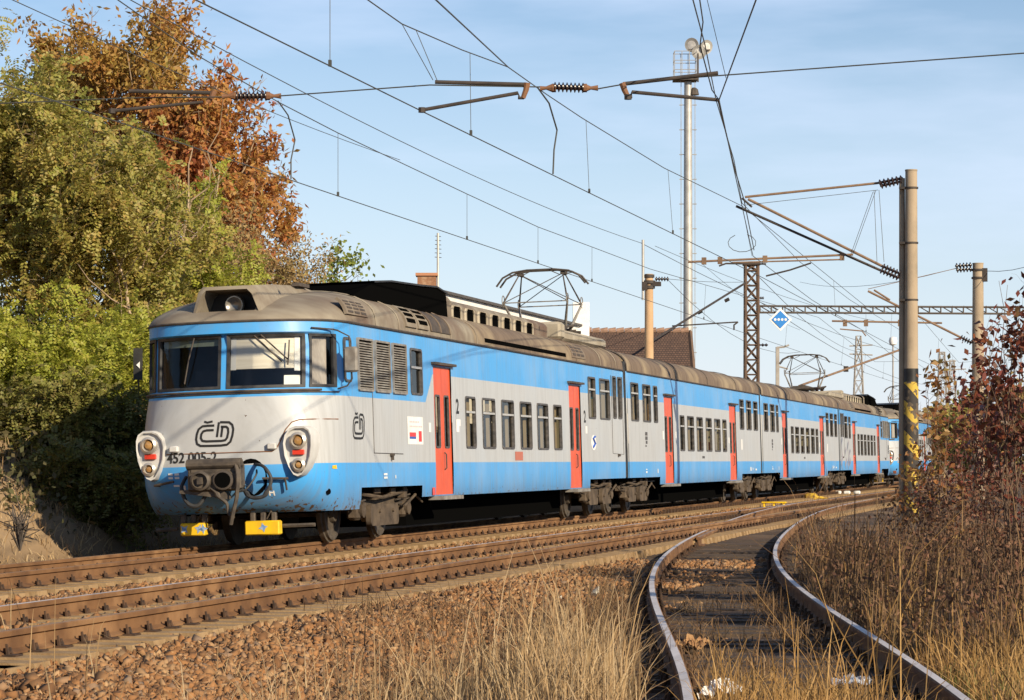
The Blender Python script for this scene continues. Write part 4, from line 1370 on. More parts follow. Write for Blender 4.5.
def build_trailer(label, loc, LEN=22.7):
    T = Thing('railcar', label, 'train', loc, None, (0, LEAN, 0))
    Z0 = (0, 0, 0)
    tall = [(.6, 1.58), (2.13, 3.19), (3.59, 4.14), (18.14, 19.0), (19.54, 20.58), (21.08, 22.0)]
    mids = [(7.37, 8.07), (8.53, 9.59), (10.07, 11.09), (11.63, 12.66), (13.15, 14.23), (14.65, 15.4)]
    doors = [(5.1, 6.35), (16.05, 17.35)]
    holes = [(a, b, .6, 2.68) for a, b in doors] + [(a + .015, b - .015, 1.395, 2.255) for a, b in mids] + [(a + .015, b - .015, 2.045, 2.885) for a, b in tall]
    ys, zs = [.2, LEN - .2, 4.3, LEN - 4.3], [.58, .76, 1.0, 1.12, 2.53, ZR]
    for h in holes:
        ys += [h[0], h[1]]; zs += [h[2], h[3]]
    mb = MB()
    for s_ in (1, -1): side_wall(mb, s_, ys, zs, holes, lambda y: .76 if y < 4.3 or y > LEN - 4.3 else .58)
    for yy in (.2, LEN - .2):
        mb.add([(-1.44, yy, .76), (1.44, yy, .76), (1.44, yy, ZR), (-1.44, yy, ZR)], [(0, 1, 2, 3)])
    link_mesh('body_shell', mb.mesh('body_shell', Z0, True, 25), M['paint_trail'], T.o)
    fl = MB().box((0, LEN / 2, .80), (2.84, LEN - .3, .06))
    T.part('floor', fl, M['interior'], off=Z0, smooth=False)
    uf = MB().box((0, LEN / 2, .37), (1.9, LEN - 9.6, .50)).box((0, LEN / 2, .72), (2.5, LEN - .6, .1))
    T.part('underframe', uf, M['shadeblack'], off=Z0, smooth=False)  # same painted-in shade under the trailer
    prof = [roof_pt(R(a)) for a in range(0, 91, 9)]
    prof = [(-x, z) for x, z in prof] + prof[-2::-1]
    rm = MB()
    rm.loft([[(x * 1.005, y, z + .004) for x, z in prof] for y in np.linspace(.2, LEN - .2, 24)], closed=False)
    for yy in (.2, LEN - .2):
        rm.add([(x * 1.005, yy, z + .004) for x, z in prof], [tuple(range(len(prof)))])
    roof = link_mesh('roof', rm.mesh('roof', Z0, True, 35), M['roof_rust'], T.o)
    for yy in (.2, 6.9, 7.3, 12.2, 17.6, LEN - .2):
        rb = MB()
        pts = [(x * 1.008, yy, z + .01) for x, z in prof]
        rb.loft([[(x, y - .025, z) for x, y, z in pts], [(x * 1.008, y, z + .018) for x, y, z in pts], [(x, y + .025, z) for x, y, z in pts]], closed=False)
        T.part('roof_rib', rb, M['iron'], roof, off=Z0)
    gt = MB()
    for s_ in (1, -1): gt.tube([(s_ * 1.46, .2, ZR), (s_ * 1.46, LEN - .2, ZR)], .018, 6)
    T.part('gutter', gt, M['iron'], off=Z0)
    for a, b in mids: side_window(T, 1, a, b, 1.38, 2.27, True, ztr=2.0, curtain=(b - .30, b - .04))
    for a, b in tall: side_window(T, 1, a, b, 2.03, 2.9, True, ztr=2.66, curtain=(b - .22, b - .04))
    for a, b in doors: door(T, 1, a, b, .6, 2.68)
    for yy in (7.9, 9.0, 10.6, 12.1, 13.7):
        for sg in (1, -1): T.part('seat', MB().cbox((.85 * sg, yy + .75, 1.28), (.95, .09, .75), .03), M['seat'], off=Z0)
    bogie(T, 2.3, 2.4)
    bogie(T, LEN - 2.3, 2.4)
    gw = MB()
    for k in range(4): gw.box((0, LEN - .14 + k * .095, 2.06), (2.86 if k % 2 else 2.80, .1, 2.56))
    T.part('gangway', gw, M['rubber'], off=Z0, smooth=False)
    k = MB()
    X = 1.454
    for y0, y1, z0, z1 in ((2.35, 2.65, 1.72, 1.80), (2.35, 2.65, 1.62, 1.70), (2.40, 2.62, 1.53, 1.60), (2.35, 2.5, 1.46, 1.50), (10.9, 11.3, 1.20, 1.26)):
        k.add([(X, y0, z0), (X, y1, z0), (X, y1, z1), (X, y0, z1)], [(0, 1, 2, 3)])
    T.part('data_panel', k, M['frame'], off=Z0, smooth=False)
    k = MB()
    for y0, y1, z0, z1 in ((4.75, 4.95, 1.65, 1.85), (6.65, 6.8, 1.7, 1.85), (15.75, 15.95, 1.62, 1.78), (18.3, 18.55, 1.45, 1.75), (2.3, 2.5, .86, .9), (2.3, 2.5, .93, .95), (3.9, 4.0, .85, .95), (20.1, 20.3, .84, .95), (20.6, 20.7, .86, .93), (21.2, 21.5, .85, .9)):
        T.part('notice_sticker', MB().add([(X, y0, z0), (X, y1, z0), (X, y1, z1), (X, y0, z1)], [(0, 1, 2, 3)]), M['white'], off=Z0, smooth=False)
    return T

car1 = build_motor('leading blue and grey railcar with rounded cab front and black coupler, nearest the camera', (XC, 36.4, 0), 1)
car2 = build_trailer('second blue and grey railcar, coupled directly behind the leading cab car', (XC, 59.9, 0))
car3o = copy_tree(car2.o, (XC, 82.75, 0), 'third blue and grey railcar, in front of the raised far pantograph')
car4 = build_motor('fourth railcar with graffiti smears and a second raised pantograph, beside the striped pole', (XC, 105.65 + 23.45, 0), -1, math.pi)
car5o = copy_tree(car1.o, (XC + .1, 131.2, 0), 'farthest blue railcar, glimpsed behind the striped pole and the red leaves')
gf = MB()
for y0, z0, h_ in ((19.6, .8, .7), (20.2, .75, 1.1), (21.2, .78, .8), (22.6, .76, 1.2)):
    pts = [(-1.456, y0 + .5 * math.sin(k * 1.3) * .5, z0 + h_ * k / 8) for k in range(9)]
    gf.loft([pts, [(p[0], p[1] + .35 - .02 * k, p[2] + .1) for k, p in enumerate(pts)]], closed=False)
car4.part('graffiti', gf, mat('graffiti_spray', (.10, .13, .2), (.42, .36, .38), 3, rough=.6), off=(0, 0, 0), fix=False)
# ---------------------------------------------------------------- two passengers behind the glass
def seated_person(loc, label, cloth, hair, arm_up):
    T = Thing('person', label, 'person', loc)
    def skin(name, verts, edges, radii, m, parent=None):
        me = bpy.data.meshes.new(name)
        me.from_pydata(verts, edges, [])
        o = link_mesh(name, me, m, parent or T.o)
        md = o.modifiers.new('skin', 'SKIN')
        for i, r_ in enumerate(radii): me.skin_vertices[0].data[i].radius = (r_, r_)
        me.skin_vertices[0].data[0].use_root = True
        sb = o.modifiers.new('sub', 'SUBSURF'); sb.levels = 1; sb.render_levels = 2
        dg = bpy.context.evaluated_depsgraph_get()
        bpy.context.view_layer.update()
        m2 = bpy.data.meshes.new_from_object(o.evaluated_get(bpy.context.evaluated_depsgraph_get()))
        o.modifiers.clear()
        o.data = m2
        m2.name = name
        if not m2.materials: m2.materials.append(m)
        return o
    hand = (.16, -.16, .62) if arm_up else (.2, -.3, .12)
    elb = (.26, -.12, .32) if arm_up else (.26, -.05, .12)
    V = [(0, 0, 0), (0, .02, .25), (0, .02, .45), (0, 0, .56), (0, -.01, .66), (0, -.02, .76), (.19, .01, .44), elb, hand, (-.19, .01, .44), (-.25, -.05, .14), (-.2, -.3, .12),
         (.1, -.02, 0), (.12, -.42, .04), (.12, -.42, -.38), (-.1, -.02, 0), (-.12, -.42, .04), (-.12, -.42, -.38), (.12, -.55, -.4), (-.12, -.55, -.4)]
    E_ = [(0, 1), (1, 2), (2, 3), (3, 4), (4, 5), (2, 6), (6, 7), (7, 8), (2, 9), (9, 10), (10, 11), (0, 12), (12, 13), (13, 14), (0, 15), (15, 16), (16, 17), (14, 18), (17, 19)]
    rad = [.13, .14, .13, .055, .095, .08, .07, .05, .045, .07, .05, .045, .09, .07, .05, .09, .07, .05, .045, .045]
    b = skin('body', V, E_, rad, M['skin'])
    V2 = [(0, 0, -.02), (0, .02, .25), (0, .02, .44), (.19, .01, .43), tuple(np.array(elb) * .97), (-.19, .01, .43), (-.25, -.05, .15)]
    skin('shirt', V2, [(0, 1), (1, 2), (2, 3), (3, 4), (2, 5), (5, 6)], [.15, .16, .145, .088, .07, .088, .07], cloth)
    V3 = [(0, 0, .0), (.1, -.02, 0), (.12, -.42, .04), (.12, -.42, -.34), (-.1, -.02, 0), (-.12, -.42, .04), (-.12, -.42, -.34)]
    skin('trousers', V3, [(0, 1), (1, 2), (2, 3), (0, 4), (4, 5), (5, 6)], [.145, .105, .085, .065, .105, .085, .065], M['desk'])
    hr = MB().lathe([(.02, .13), (.07, .115), (.105, .06), (.11, .0), (.09, -.05)], (0, .02, .74), (0, .15, 1), 14)
    T.part('hair', hr, hair, off=(0, 0, 0))
    for sg in (1, -1):
        T.part('eye', MB().lathe([(.004, .004), (.014, .002), (.012, -.006)], (.034 * sg, -.108, .715), (0, -1, 0), 8), M['blackpaint'], off=(0, 0, 0))
    T.part('nose', MB().tube([(0, -.095, .72), (0, -.122, .685), (0, -.10, .68)], .013, 6), M['skin'], off=(0, 0, 0))
    for sg in (1, -1):
        T.part('ear', MB().lathe([(.005, .01), (.03, .004), (.03, -.01)], (.095 * sg, -.01, .705), (sg, 0, 0), 8), M['skin'], off=(0, 0, 0))
    return T
dark_hair = mat('dark_hair', (.035, .022, .014), rough=.7)
grey_hair = mat('grey_hair', (.22, .2, .18), rough=.8)
def seat_at(yl): 
    return (XC + 1.14 + LEAN * 1.2, 36.4 + yl, 1.20)
P1 = seated_person(seat_at(11.2), 'passenger in a dark shirt seated behind the second small window, arm lowered', M['shirt'], dark_hair, False)
P2 = seated_person(seat_at(12.72), 'passenger in a pale shirt seated behind the third small window, hand raised to face', M['shirt2'], grey_hair, True)

# ---------------------------------------------------------------- overhead line
def sag(a, b, n=10, s=0.0):
    a, b = Vector(a), Vector(b)
    return [a.lerp(b, i / n) - Vector((0, 0, s * 4 * (i / n) * (1 - i / n))) for i in range(n + 1)]
def onx(px, py, x):
    rho = (px - 512) / F_PX
    y = -x * (CS + rho * SN) / (SN - rho * CS)
    d = -x * SN + y * CS
    return Vector((x, y, HC - (py - HOR) * d / F_PX))
def tubes(lst, r, n=5):
    mb = MB()
    for p in lst: mb.tube(p, r, n)
    return mb
def interp_poly(pts, y):
    for a, b in zip(pts[:-1], pts[1:]):
        if a.y <= y <= b.y:
            return a.lerp(b, (y - a.y) / (b.y - a.y))
    return pts[-1]
WR = .008
def line_run(label, mes, con, dropper_ys, loc, extra=()):
    T = Thing('overhead_line', label, 'overhead line', loc, 'overhead lines of the three tracks')
    T.part('contact_wire', MB().tube(con, WR, 5), M['wire'])
    T.part('carrier_wire', MB().tube(mes, WR, 5), M['wire'])
    for y in dropper_ys:
        a, b = interp_poly(mes, y), interp_poly(con, y)
        d = MB().tube([a, b], .0042, 4)
        d.box(b + Vector((0, 0, .03)), (.03, .04, .07))
        T.part('dropper', d, M['wire'])
    for name, pts, r in extra:
        T.part(name, MB().tube(pts, r, 5), M['wire'])
    return T
X1C, X2C = -12.15, -8.40
c1 = [Vector((X1C, -60, 5.33)), Vector((X1C, 14, 5.33)), Vector((X1C, 32, 5.36)), Vector((X1C, 62, 5.33)), Vector((X1C - .15, 110, 5.33)), Vector((X1C, 160, 5.33)), Vector((X1C, 260, 5.33))]
m1 = [onx(60, -42, X1C)] + [onx(a, b, X1C) for a, b in ((118, 0), (200, 57), (280, 103), (338, 133), (467, 194), (538, 227), (592, 247), (650, 269))]
m1 = [m1[0] + (m1[0] - m1[1]) * 9] + m1 + [Vector((X1C, 110, 6.9)), Vector((X1C, 135, 6.0)), Vector((X1C, 160, 6.9)), Vector((X1C, 210, 6.0)), Vector((X1C, 260, 6.9))]
y1s = [interp_poly(m1, q).y for q in (36.0,)] 
line_run('overhead wires above the train, touching its raised pantograph', m1, c1, [onx(338, 133, X1C).y, onx(467, 194, X1C).y, onx(538, 227, X1C).y, onx(592, 247, X1C).y, 80, 90, 100, 120, 130, 140],
         (X1C, 32, 5.3), [('jumper_wire', [onx(278, 101, X1C), onx(288, 115, X1C), onx(295, 140, X1C), onx(291, 160, X1C), onx(291, 179, X1C)], .011)])
c2 = [Vector((X2C, -60, 5.44)), Vector((X2C, 12, 5.44)), Vector((X2C, 32.4, 5.44)), Vector((X2C + .15, 62, 5.40)), Vector((X2C - .1, 110, 5.35)), Vector((X2C, 160, 5.35)), Vector((X2C, 260, 5.35))]
m2 = [onx(a, b, X2C) for a, b in ((340, -20), (368, 0), (402, 24), (462, 50), (508, 67), (546, 94), (582, 118), (664, 168), (742, 206))]
m2 = [m2[0] + Vector((0, -60, .8))] + m2 + [Vector((X2C, 90, 6.2)), Vector((X2C, 115, 7.0)), Vector((X2C, 140, 6.1)), Vector((X2C, 160, 6.9)), Vector((X2C, 260, 6.9))]
line_run('overhead wires above the middle track, with a joint near the brown insulator', m2, c2, [onx(330, -28, X2C).y, onx(470, 54, X2C).y, onx(586, 121, X2C).y, onx(668, 170, X2C).y, 80, 90, 100, 125, 135],
         (X2C, 32, 5.4), [('jumper_wire', [onx(538, 88, X2C), onx(549, 103, X2C), onx(557, 130, X2C), onx(554, 150, X2C), onx(553, 174, X2C)], .013),
                          ('stay_wire', [onx(402, 24, X2C), at(433, 80, 33.0)], .005), ('stay_wire', [onx(416, 30, X2C), at(437, 80, 33.0)], .005),
                          ('feeder_wire', [onx(508, 67, X2C), at(435, -1, 27.5), at(420, -16, 26), at(420, -16, 26) + (at(420, -16, 26) - at(435, -1, 27.5)) * 18], .0095)])
c3 = [at(771, -40, 22.8), at(756, 0, 25), at(719, 100, 32.6), at(733, 165, 42), at(753, 256, 60), at(812, 300, 75), at(862, 330, 92), at(900, 362, 118)]
m3 = [at(684, -30, 25), at(693, 0, 28.5), at(705, 45, 34), at(716, 100, 42), at(734, 160, 52), at(742, 203, 62), at(800, 262, 80), at(850, 300, 95), at(900, 330, 118)]
c3 = [c3[0] + (c3[0] - c3[1]) * 14] + c3
m3 = [m3[0] + (m3[0] - m3[1]) * 9] + m3
line_run('overhead wires of the siding, kinked at the lamp mast in the upper right', m3, c3, [], (-5, 32, 5.4),
         [('dropper', [at(741, 200, 61.5), at(752, 256, 60)], .005), ('jumper_wire', [at(699, -5, 28), at(703, 22, 31), at(700, 45, 32), at(712, 90, 33), at(719, 100, 32.6)], .008),
          ('jumper_wire', [at(718, 100, 32.8), at(735, 170, 44), at(744, 200, 50), at(754, 250, 59.5)], .010),
          ('stay_wire', [at(706, -5, 31), at(726, 78, 33)], .004),
          ('jumper_wire', [at(752 - 10 + 14 * math.cos(a), 243 + 9 * math.sin(a), 60.2) for a in np.linspace(-1.2, 4.2, 12)], .008)])
# feeder from the rod post and other single wires
def wire(label, pts, r=.009):
    return solo('wire', MB().tube(pts, r, 5), M['wire'], label, 'wire', base=tuple(pts[0]))
wire('thin feeder wire running from the upper left to the rod on the orange post', sag(at(105, -14, 47), at(641, 243, 100), 14, .35), .010)
wire('thin feeder wire continuing from the rod on the orange post to the right', sag(at(641, 243, 100), at(900, 352, 190), 8, .5), .012)
wire('faint wire crossing in front of the autumn tree at the upper left', sag(at(-5, -8, 36), at(400, 160, 62), 10, .1), .007)
wire('wire from the orange post insulator to the rusty lattice mast', sag(at(668, 279, 100), at(748, 282, 114), 6, .05), .009)
wire('slack wire below the orange post insulator running right', sag(at(668, 280, 100), at(800, 352, 150), 8, .9), .010)
wire('wire from the second concrete pole leading off to the right edge', sag(at(986, 271, 83), at(1040, 262, 80), 4, .1), .009)
wire('wire from the second concrete pole leading left past the striped pole', sag(at(957, 268, 83), at(800, 282, 150), 8, .4), .009)
wire('long thin wire crossing low over the far railcars to the gantry', sag(at(655, 246, 100), at(880, 322, 140), 8, .3), .009)
wire('thin wire rising from the far pantograph to the gantry beam', sag(at(800, 330, 150), at(700, 262, 110), 8, .3), .008)
wire('thin wire between the rusty lattice mast and the far lattice tower', sag(at(757, 275, 115), at(862, 352, 280), 8, .8), .014)
wire('second thin wire between the rusty lattice mast and the far lattice tower', sag(at(757, 300, 115), at(930, 385, 280), 8, .8), .014)

# cross-span with its insulators and steady arms
def insulator(mb, a, b, r=.065, sheds=8):
    a, b = Vector(a), Vector(b)
    L = (b - a).length
    pr = [(.02, 0)]
    for k in range(sheds):
        h = L * (k + .5) / sheds
        pr += [(.03, h - L / sheds * .34), (r, h - L / sheds * .1), (r * .95, h + L / sheds * .1), (.03, h + L / sheds * .32)]
    pr += [(.02, L)]
    mb.lathe(pr, a, b - a, 12)
    return mb
CSY = 32.3
XS = Thing('cross_span', 'long wire across the upper picture carrying brown insulators and pull-off arms', 'cross-span', (-8.4, CSY, 5.6))
pts = [at(-12, 96, 34.5), at(129, 92, 34), at(223, 97, 33.7)]
XS.part('span_wire', tubes([[at(-420, 128, 36), at(-12, 104, 34.5), at(129, 98, 34), at(223, 97, 33.7)], [at(279, 96, 33.5), at(430, 85, 33), at(541, 87, 33)], [at(597, 89, 33), at(625, 84, 32.9), at(700, 77, 32.7), at(1040, 52, 31.8), at(1700, 4, 29.8)]], .0085), M['wire'])
for a, b, y in ((235, 268, 96), (553, 585, 88)):
    d = 33.6 if a < 300 else 33.0
    XS.part('insulator', insulator(MB(), at(a, y - (1 if a > 300 else -.5), d), at(b, y, d), .062), M['insul'])
    ft = MB(); f2 = MB()
    ft.tube([at(a - 13, y + .5, d), at(a - 7, y, d), at(a, y, d)], [.03, .02, .055], 8)
    ft.tube([at(a - 1, y, d), at(a + 3, y, d)], .052, 8)
    f2.tube([at(b - 3, y, d), at(b + 2, y, d)], .052, 8)
    f2.tube([at(b, y, d), at(b + 6, y, d), at(b + 13, y, d)], [.05, .02, .035], 8)
    XS.part('insulator_fitting', ft, M['rustfit'])
    XS.part('insulator_fitting', f2, M['rustfit'])
def arm(up, br, low, d):
    a = MB()
    a.tube([at(x, y, d) for x, y in up], .024, 8)
    a.tube([at(x, y, d) for x, y in low], [.022] * (len(low) - 1) + [.018], 8)
    a.lathe([(.045, -.03), (.045, .03)], at(*low[0] if low[0][0] < low[-1][0] else low[-1], d), (0, 0, 1), 8)
    A = XS.part('steady_arm', a, M['roddark'])
    b = MB().tube([at(x, y, d) for x, y in br], [.042, .035, .03], 8)
    XS.part('arm_bracket', b, M['rustfit'], A)
arm([(129, 91), (214, 93)], [(214, 91), (212, 97), (207, 102)], [(112, 111), (203, 102)], 33.8)
arm([(435, 82), (527, 84.5)], [(527, 83), (526, 90), (523, 98)], [(422, 110), (518, 93), (519, 98), (524, 98)], 33.0)
arm([(718, 73), (623, 84)], [(622.5, 83), (624.5, 90), (628, 97)], [(719, 100), (632, 92), (631, 97), (628, 97)], 32.7)

# ---------------------------------------------------------------- poles
STR = bpy.data.materials.new('warning_stripes')
STR.use_nodes = True
n_, l_ = STR.node_tree.nodes, STR.node_tree.links
b_ = n_['Principled BSDF']; b_.inputs['Roughness'].default_value = .8
tc_ = n_.new('ShaderNodeTexCoord')
dp = n_.new('ShaderNodeVectorMath'); dp.operation = 'DOT_PRODUCT'
dp.inputs[1].default_value = (CS * 1.15, SN * 1.15, 1.0)
l_.new(tc_.outputs['Object'], dp.inputs[0])
fr_ = n_.new('ShaderNodeMath'); fr_.operation = 'PINGPONG'; fr_.inputs[1].default_value = .34
l_.new(dp.outputs['Value'], fr_.inputs[0])
gt_ = n_.new('ShaderNodeMath'); gt_.operation = 'GREATER_THAN'; gt_.inputs[1].default_value = .185
l_.new(fr_.outputs['Value'], gt_.inputs[0])
nz_ = n_.new('ShaderNodeTexNoise'); nz_.inputs['Scale'].default_value = 7; nz_.inputs['Detail'].default_value = 7
l_.new(tc_.outputs['Object'], nz_.inputs['Vector'])
g2_ = n_.new('ShaderNodeMath'); g2_.operation = 'GREATER_THAN'; g2_.inputs[1].default_value = .555
l_.new(nz_.outputs['Fac'], g2_.inputs[0])
mx_ = n_.new('ShaderNodeMixRGB'); mx_.inputs['Color1'].default_value = (.035, .03, .026, 1); mx_.inputs['Color2'].default_value = (.50, .34, .05, 1)
l_.new(gt_.outputs['Value'], mx_.inputs['Fac'])
mx2_ = n_.new('ShaderNodeMixRGB'); mx2_.inputs['Color2'].default_value = (.10, .075, .05, 1)
l_.new(g2_.outputs['Value'], mx2_.inputs['Fac']); l_.new(mx_.outputs['Color'], mx2_.inputs['Color1'])
l_.new(mx2_.outputs['Color'], b_.inputs['Base Color'])

def put(px, d, ytop):
    p = at(px, 460, d)
    return p.x, p.y, float(gz(p.x, p.y)), at(px, ytop, d).z
DA = 61.7
x, y, zb, zt = put(911.2, DA, 171)
PA = Thing('catenary_pole', 'round concrete pole with worn yellow and black stripes at its foot', 'pole', (x, y, zb), 'concrete catenary poles')
PA.part('pole', MB().tube([(x, y, zb - .3), (x, y, 3), (x, y, zt)], [.165, .155, .132], 20).tube([(x, y, zt), (x, y, zt + .03)], .14, 20), M['pole'])
PA.part('warning_paint', MB().tube([(x, y, zb), (x, y, 1.5), (x, y, 2.95)], [.169, .165, .160], 20, caps=False), STR)
PA.part('black_band', MB().tube([(x, y, 2.95), (x, y, 3.25)], [.1615, .1605], 20, caps=False), M['blackpaint'])
tw = Vector((x - CS * .215, y - SN * .215 + .12, 0))
PA.part('twin_pole', MB().tube([(tw.x, tw.y, zb - .2), (tw.x, tw.y, zt - .15)], [.075, .065], 12), M['pole'])
for py in (188, 243, 300):
    cl_ = MB()
    q = at(909, py, DA).z
    cl_.tube([(x, y, q - .02), (x, y, q + .02)], .158, 16)
    cl_.box((x - CS * .17, y - SN * .17, q), (.2, .12, .05))
    PA.part('pole_clamp', cl_, M['roddark'])
def seg(mb, a, b, r, d=DA, d2=None):
    mb.tube([at(*a, d), at(*b, d2 or d)], r, 7)
cant = MB()
seg(cant, (745, 197), (878, 183), .028, DA + .3)
seg(cant, (748, 199), (884, 267), .032, DA + .3)
CA = PA.part('cantilever', cant, M['rod'])
c_ = MB()
seg(c_, (736, 206), (882, 271), .030, DA + .5)
seg(c_, (742, 198), (752, 207), .025, DA + .3)
PA.part('dark_strut', c_, M['roddark'], CA)
for a, b in (((878, 183), (903, 178)), ((880, 186), (903, 181)), ((882, 266), (901, 274)), ((880, 270), (899, 278))):
    PA.part('insulator', insulator(MB(), at(*a, DA + .2), at(*b, DA + .1), .075, 6), M['insul'], CA)
rg_ = MB()
seg(rg_, (688, 262), (853, 254.5), .026, DA + .5)
seg(rg_, (732, 262.5), (842, 259.5), .018, DA + .5)
for a in (704, 720, 765, 842):
    p = at(a, 261 - (a - 704) * .03, DA + .5)
    rg_.box(p, (.10, .08, .16))
rt = PA.part('registration_tube', rg_, M['rod'], CA)
st_ = MB()
st_.tube([at(719, 266, DA + .4), at(726, 263.5, DA + .4), at(766, 264, DA + .4)], .022, 6)
st_.tube([at(766, 276, DA + .3), at(790, 270, DA + .3), at(811, 263, DA + .3)], .022, 6)
PA.part('steady_arm', st_, M['roddark'], rt)
hw_ = MB()
for a, b in (((851, 254), (873, 192)), ((853, 254), (876, 190)), ((874, 190), (877, 262)), ((879, 190), (884, 262)), ((746, 205), (878, 190))):
    seg(hw_, a, b, .006, DA + .25)
PA.part('hanger_wire', hw_, M['wire'], CA)

DB = 83.0
x, y, zb, zt = put(978, DB, 264)
PB = Thing('catenary_pole', 'round concrete pole without stripes behind the red-leaved bushes', 'pole', (x, y, zb), 'concrete catenary poles')
PB.part('pole', MB().tube([(x, y, zb - .3), (x, y, 3), (x, y, zt)], [.20, .19, .16], 18).tube([(x, y, zt), (x, y, zt + .03)], .17, 18), M['pole'])
PB.part('black_band', MB().tube([(x, y, 2.6), (x, y, 3.0)], [.205, .20], 18, caps=False), M['blackpaint'])
k_ = MB()
for py in (270, 278): k_.tube([(x, y, at(978, py, DB).z - .03), (x, y, at(978, py, DB).z + .03)], .2, 14)
k_.box((x + .2, y, at(978, 275, DB).z), (.16, .2, .4))
PB.part('pole_clamp', k_, M['roddark'])
cb = MB()
seg(cb, (868, 289), (958, 268), .010, DB)
seg(cb, (868, 291), (962, 338), .035, DB)
seg(cb, (874, 290), (890, 300), .03, DB)
CBo = PB.part('cantilever', cb, M['rod'])
for a, b in (((955, 266), (972, 265)), ((956, 270), (972, 269)), ((960, 337), (972, 343))):
    PB.part('insulator', insulator(MB(), at(*a, DB), at(*b, DB), .09, 5), M['insul'], CBo)
rb_ = MB()
seg(rb_, (832, 321), (942, 323), .03, DB + .3)
rb_.tube([at(840, 329, DB), at(862, 331, DB), at(866, 336, DB)], .022, 6)
for a in (845, 866, 900): rb_.box(at(a, 323, DB + .3), (.12, .1, .2))
PB.part('registration_tube', rb_, M['rod'], CBo)

DO = 100.0
x, y, zb, zt = put(649, DO, 274)
PO = Thing('catenary_pole', 'warm orange concrete post topped by a thin grey rod before the brown tiled roof', 'pole', (x, y, zb))
PO.part('pole', MB().tube([(x, y, zb - .3), (x, y, zt)], [.19, .15], 16), mat('post_warm_concrete', (.50, .33, .19), (.42, .27, .15), 2, rough=.9))
q = at(643, 300, DO - .1)
PO.part('top_rod', MB().tube([(q.x, q.y, q.z), (q.x, q.y, at(643, 240, DO).z)], .05, 8), M['galv'])
hd_ = MB()
for py, r_ in ((276, .20), (282, .24), (287, .22)): hd_.tube([(x, y, at(649, py, DO).z - .06), (x, y, at(649, py, DO).z + .05)], r_, 12)
hd_.box(at(656, 284, DO - .1), (.35, .2, .16)); hd_.box(at(645, 286, DO - .1), (.2, .2, .3))
PO.part('pole_head', hd_, M['roddark'])
PO.part('insulator', insulator(MB(), at(655, 279, DO), at(669, 279, DO), .09, 5), M['insul'])

# lamp mast
DM = 150.0
x, y, zb, zt = put(688, DM, 82)
LM = Thing('lamp_mast', 'tall slender floodlight mast with a caged platform and ladder, behind the train', 'mast', (x, y, zb))
LM.part('mast', MB().tube([(x, y, zb - .3), (x, y, 8), (x, y, zt)], [.30, .26, .21], 18), M['galv'])
la = MB()
for sg in (-1, 1):
    la.tube([(x + .38 * sg * CS, y + .38 * sg * SN, zb + 2), (x + .38 * sg * CS, y + .38 * sg * SN, zt + .3)], .02, 5)
zq = zb + 3
while zq < zt:
    la.tube([(x - .38 * CS, y - .38 * SN, zq), (x + .38 * CS, y + .38 * SN, zq)], .018, 4)
    for sg in (-1, 1): la.box((x + .38 * sg * CS, y + .38 * sg * SN, zq), (.18, .06, .05))
    zq += 1.35
LM.part('ladder', la, M['galv'])
pf_ = MB()
ctr = at(685, 80, DM)
rotm = Matrix.Rotation(TH, 3, 'Z')
pf_.box(ctr, (1.3, 1.2, .12), rotm)
cg = MB()
for ux in (-.6, -.2, .2, .6):
    for uy in (-.55, .55):
        o_ = rotm @ Vector((ux, uy, 0))
        cg.tube([ctr + o_, ctr + o_ + Vector((0, 0, 1.5))], .022, 5)
for hz_ in (.5, 1.0, 1.5):
    cs_ = [ctr + rotm @ Vector((ux, uy, 0)) + Vector((0, 0, hz_)) for ux, uy in ((-.6, -.55), (.6, -.55), (.6, .55), (-.6, .55), (-.6, -.55))]
    cg.tube(cs_, .022, 5)
pfo = LM.part('platform', pf_, M['iron'])
LM.part('railing', cg, M['galv'], pfo)
lamp_m = mat('floodlight_glass', (.75, .73, .68), (.55, .53, .5), 5, rough=.2, spec=.7)
for px, py, dr in ((692, 45, (-.2, -1, -.25)), (706, 47, (.7, -.7, -.3)), (699, 52, (.2, -1, -.4))):
    c0 = at(px, py, DM)
    f_ = MB().lathe([(.12, -.35), (.30, -.18), (.40, 0), (.40, .06), (.36, .05)], c0, dr, 16)
    fo = LM.part('floodlight', f_, M['galv'])
    LM.part('lamp_glass', MB().lathe([(.36, .04), (.01, .07)], c0, dr, 16), lamp_m, fo)
br_ = MB().tube([at(698, 82, DM), at(698, 45, DM)], .05, 6).tube([at(688, 50, DM), at(710, 50, DM)], .04, 6)
br_.lathe([(.28, 0), (.22, .3), (.1, .4)], at(694, 95, DM), (0, 0, 1), 10)
LM.part('lamp_bracket', br_, M['iron'])

# lattice masts and the gantry
def lattice(T, cx, cy, z0, z1, w0, w1, m, r=.04, step=.8):
    lg, bc = MB(), MB()
    def corner(i, z):
        w = (w0 + (w1 - w0) * (z - z0) / (z1 - z0)) / 2
        sx_, sy_ = ((-1, -1), (1, -1), (1, 1), (-1, 1))[i % 4]
        o_ = rotm @ Vector((sx_ * w, sy_ * w, 0))
        return Vector((cx + o_.x, cy + o_.y, z))
    for i in range(4): lg.tube([corner(i, z0), corner(i, z1)], r, 5)
    z = z0
    while z < z1 - .05:
        zz = min(z + step, z1)
        for i in range(4):
            bc.tube([corner(i, z), corner(i + 1, zz)], r * .55, 4)
            bc.tube([corner(i + 1, z), corner(i, zz)], r * .55, 4)
            bc.tube([corner(i, zz), corner(i + 1, zz)], r * .5, 4)
        z = zz
    L = T.part('legs', lg, m)
    T.part('bracing', bc, m, L)
    return L
DG = 115.0
x, y, zb, zt = put(751.5, DG, 264)
GT = Thing('lattice_mast', 'rusty lattice mast beside the far cars, holding a long gantry beam', 'mast', (x, y, zb))
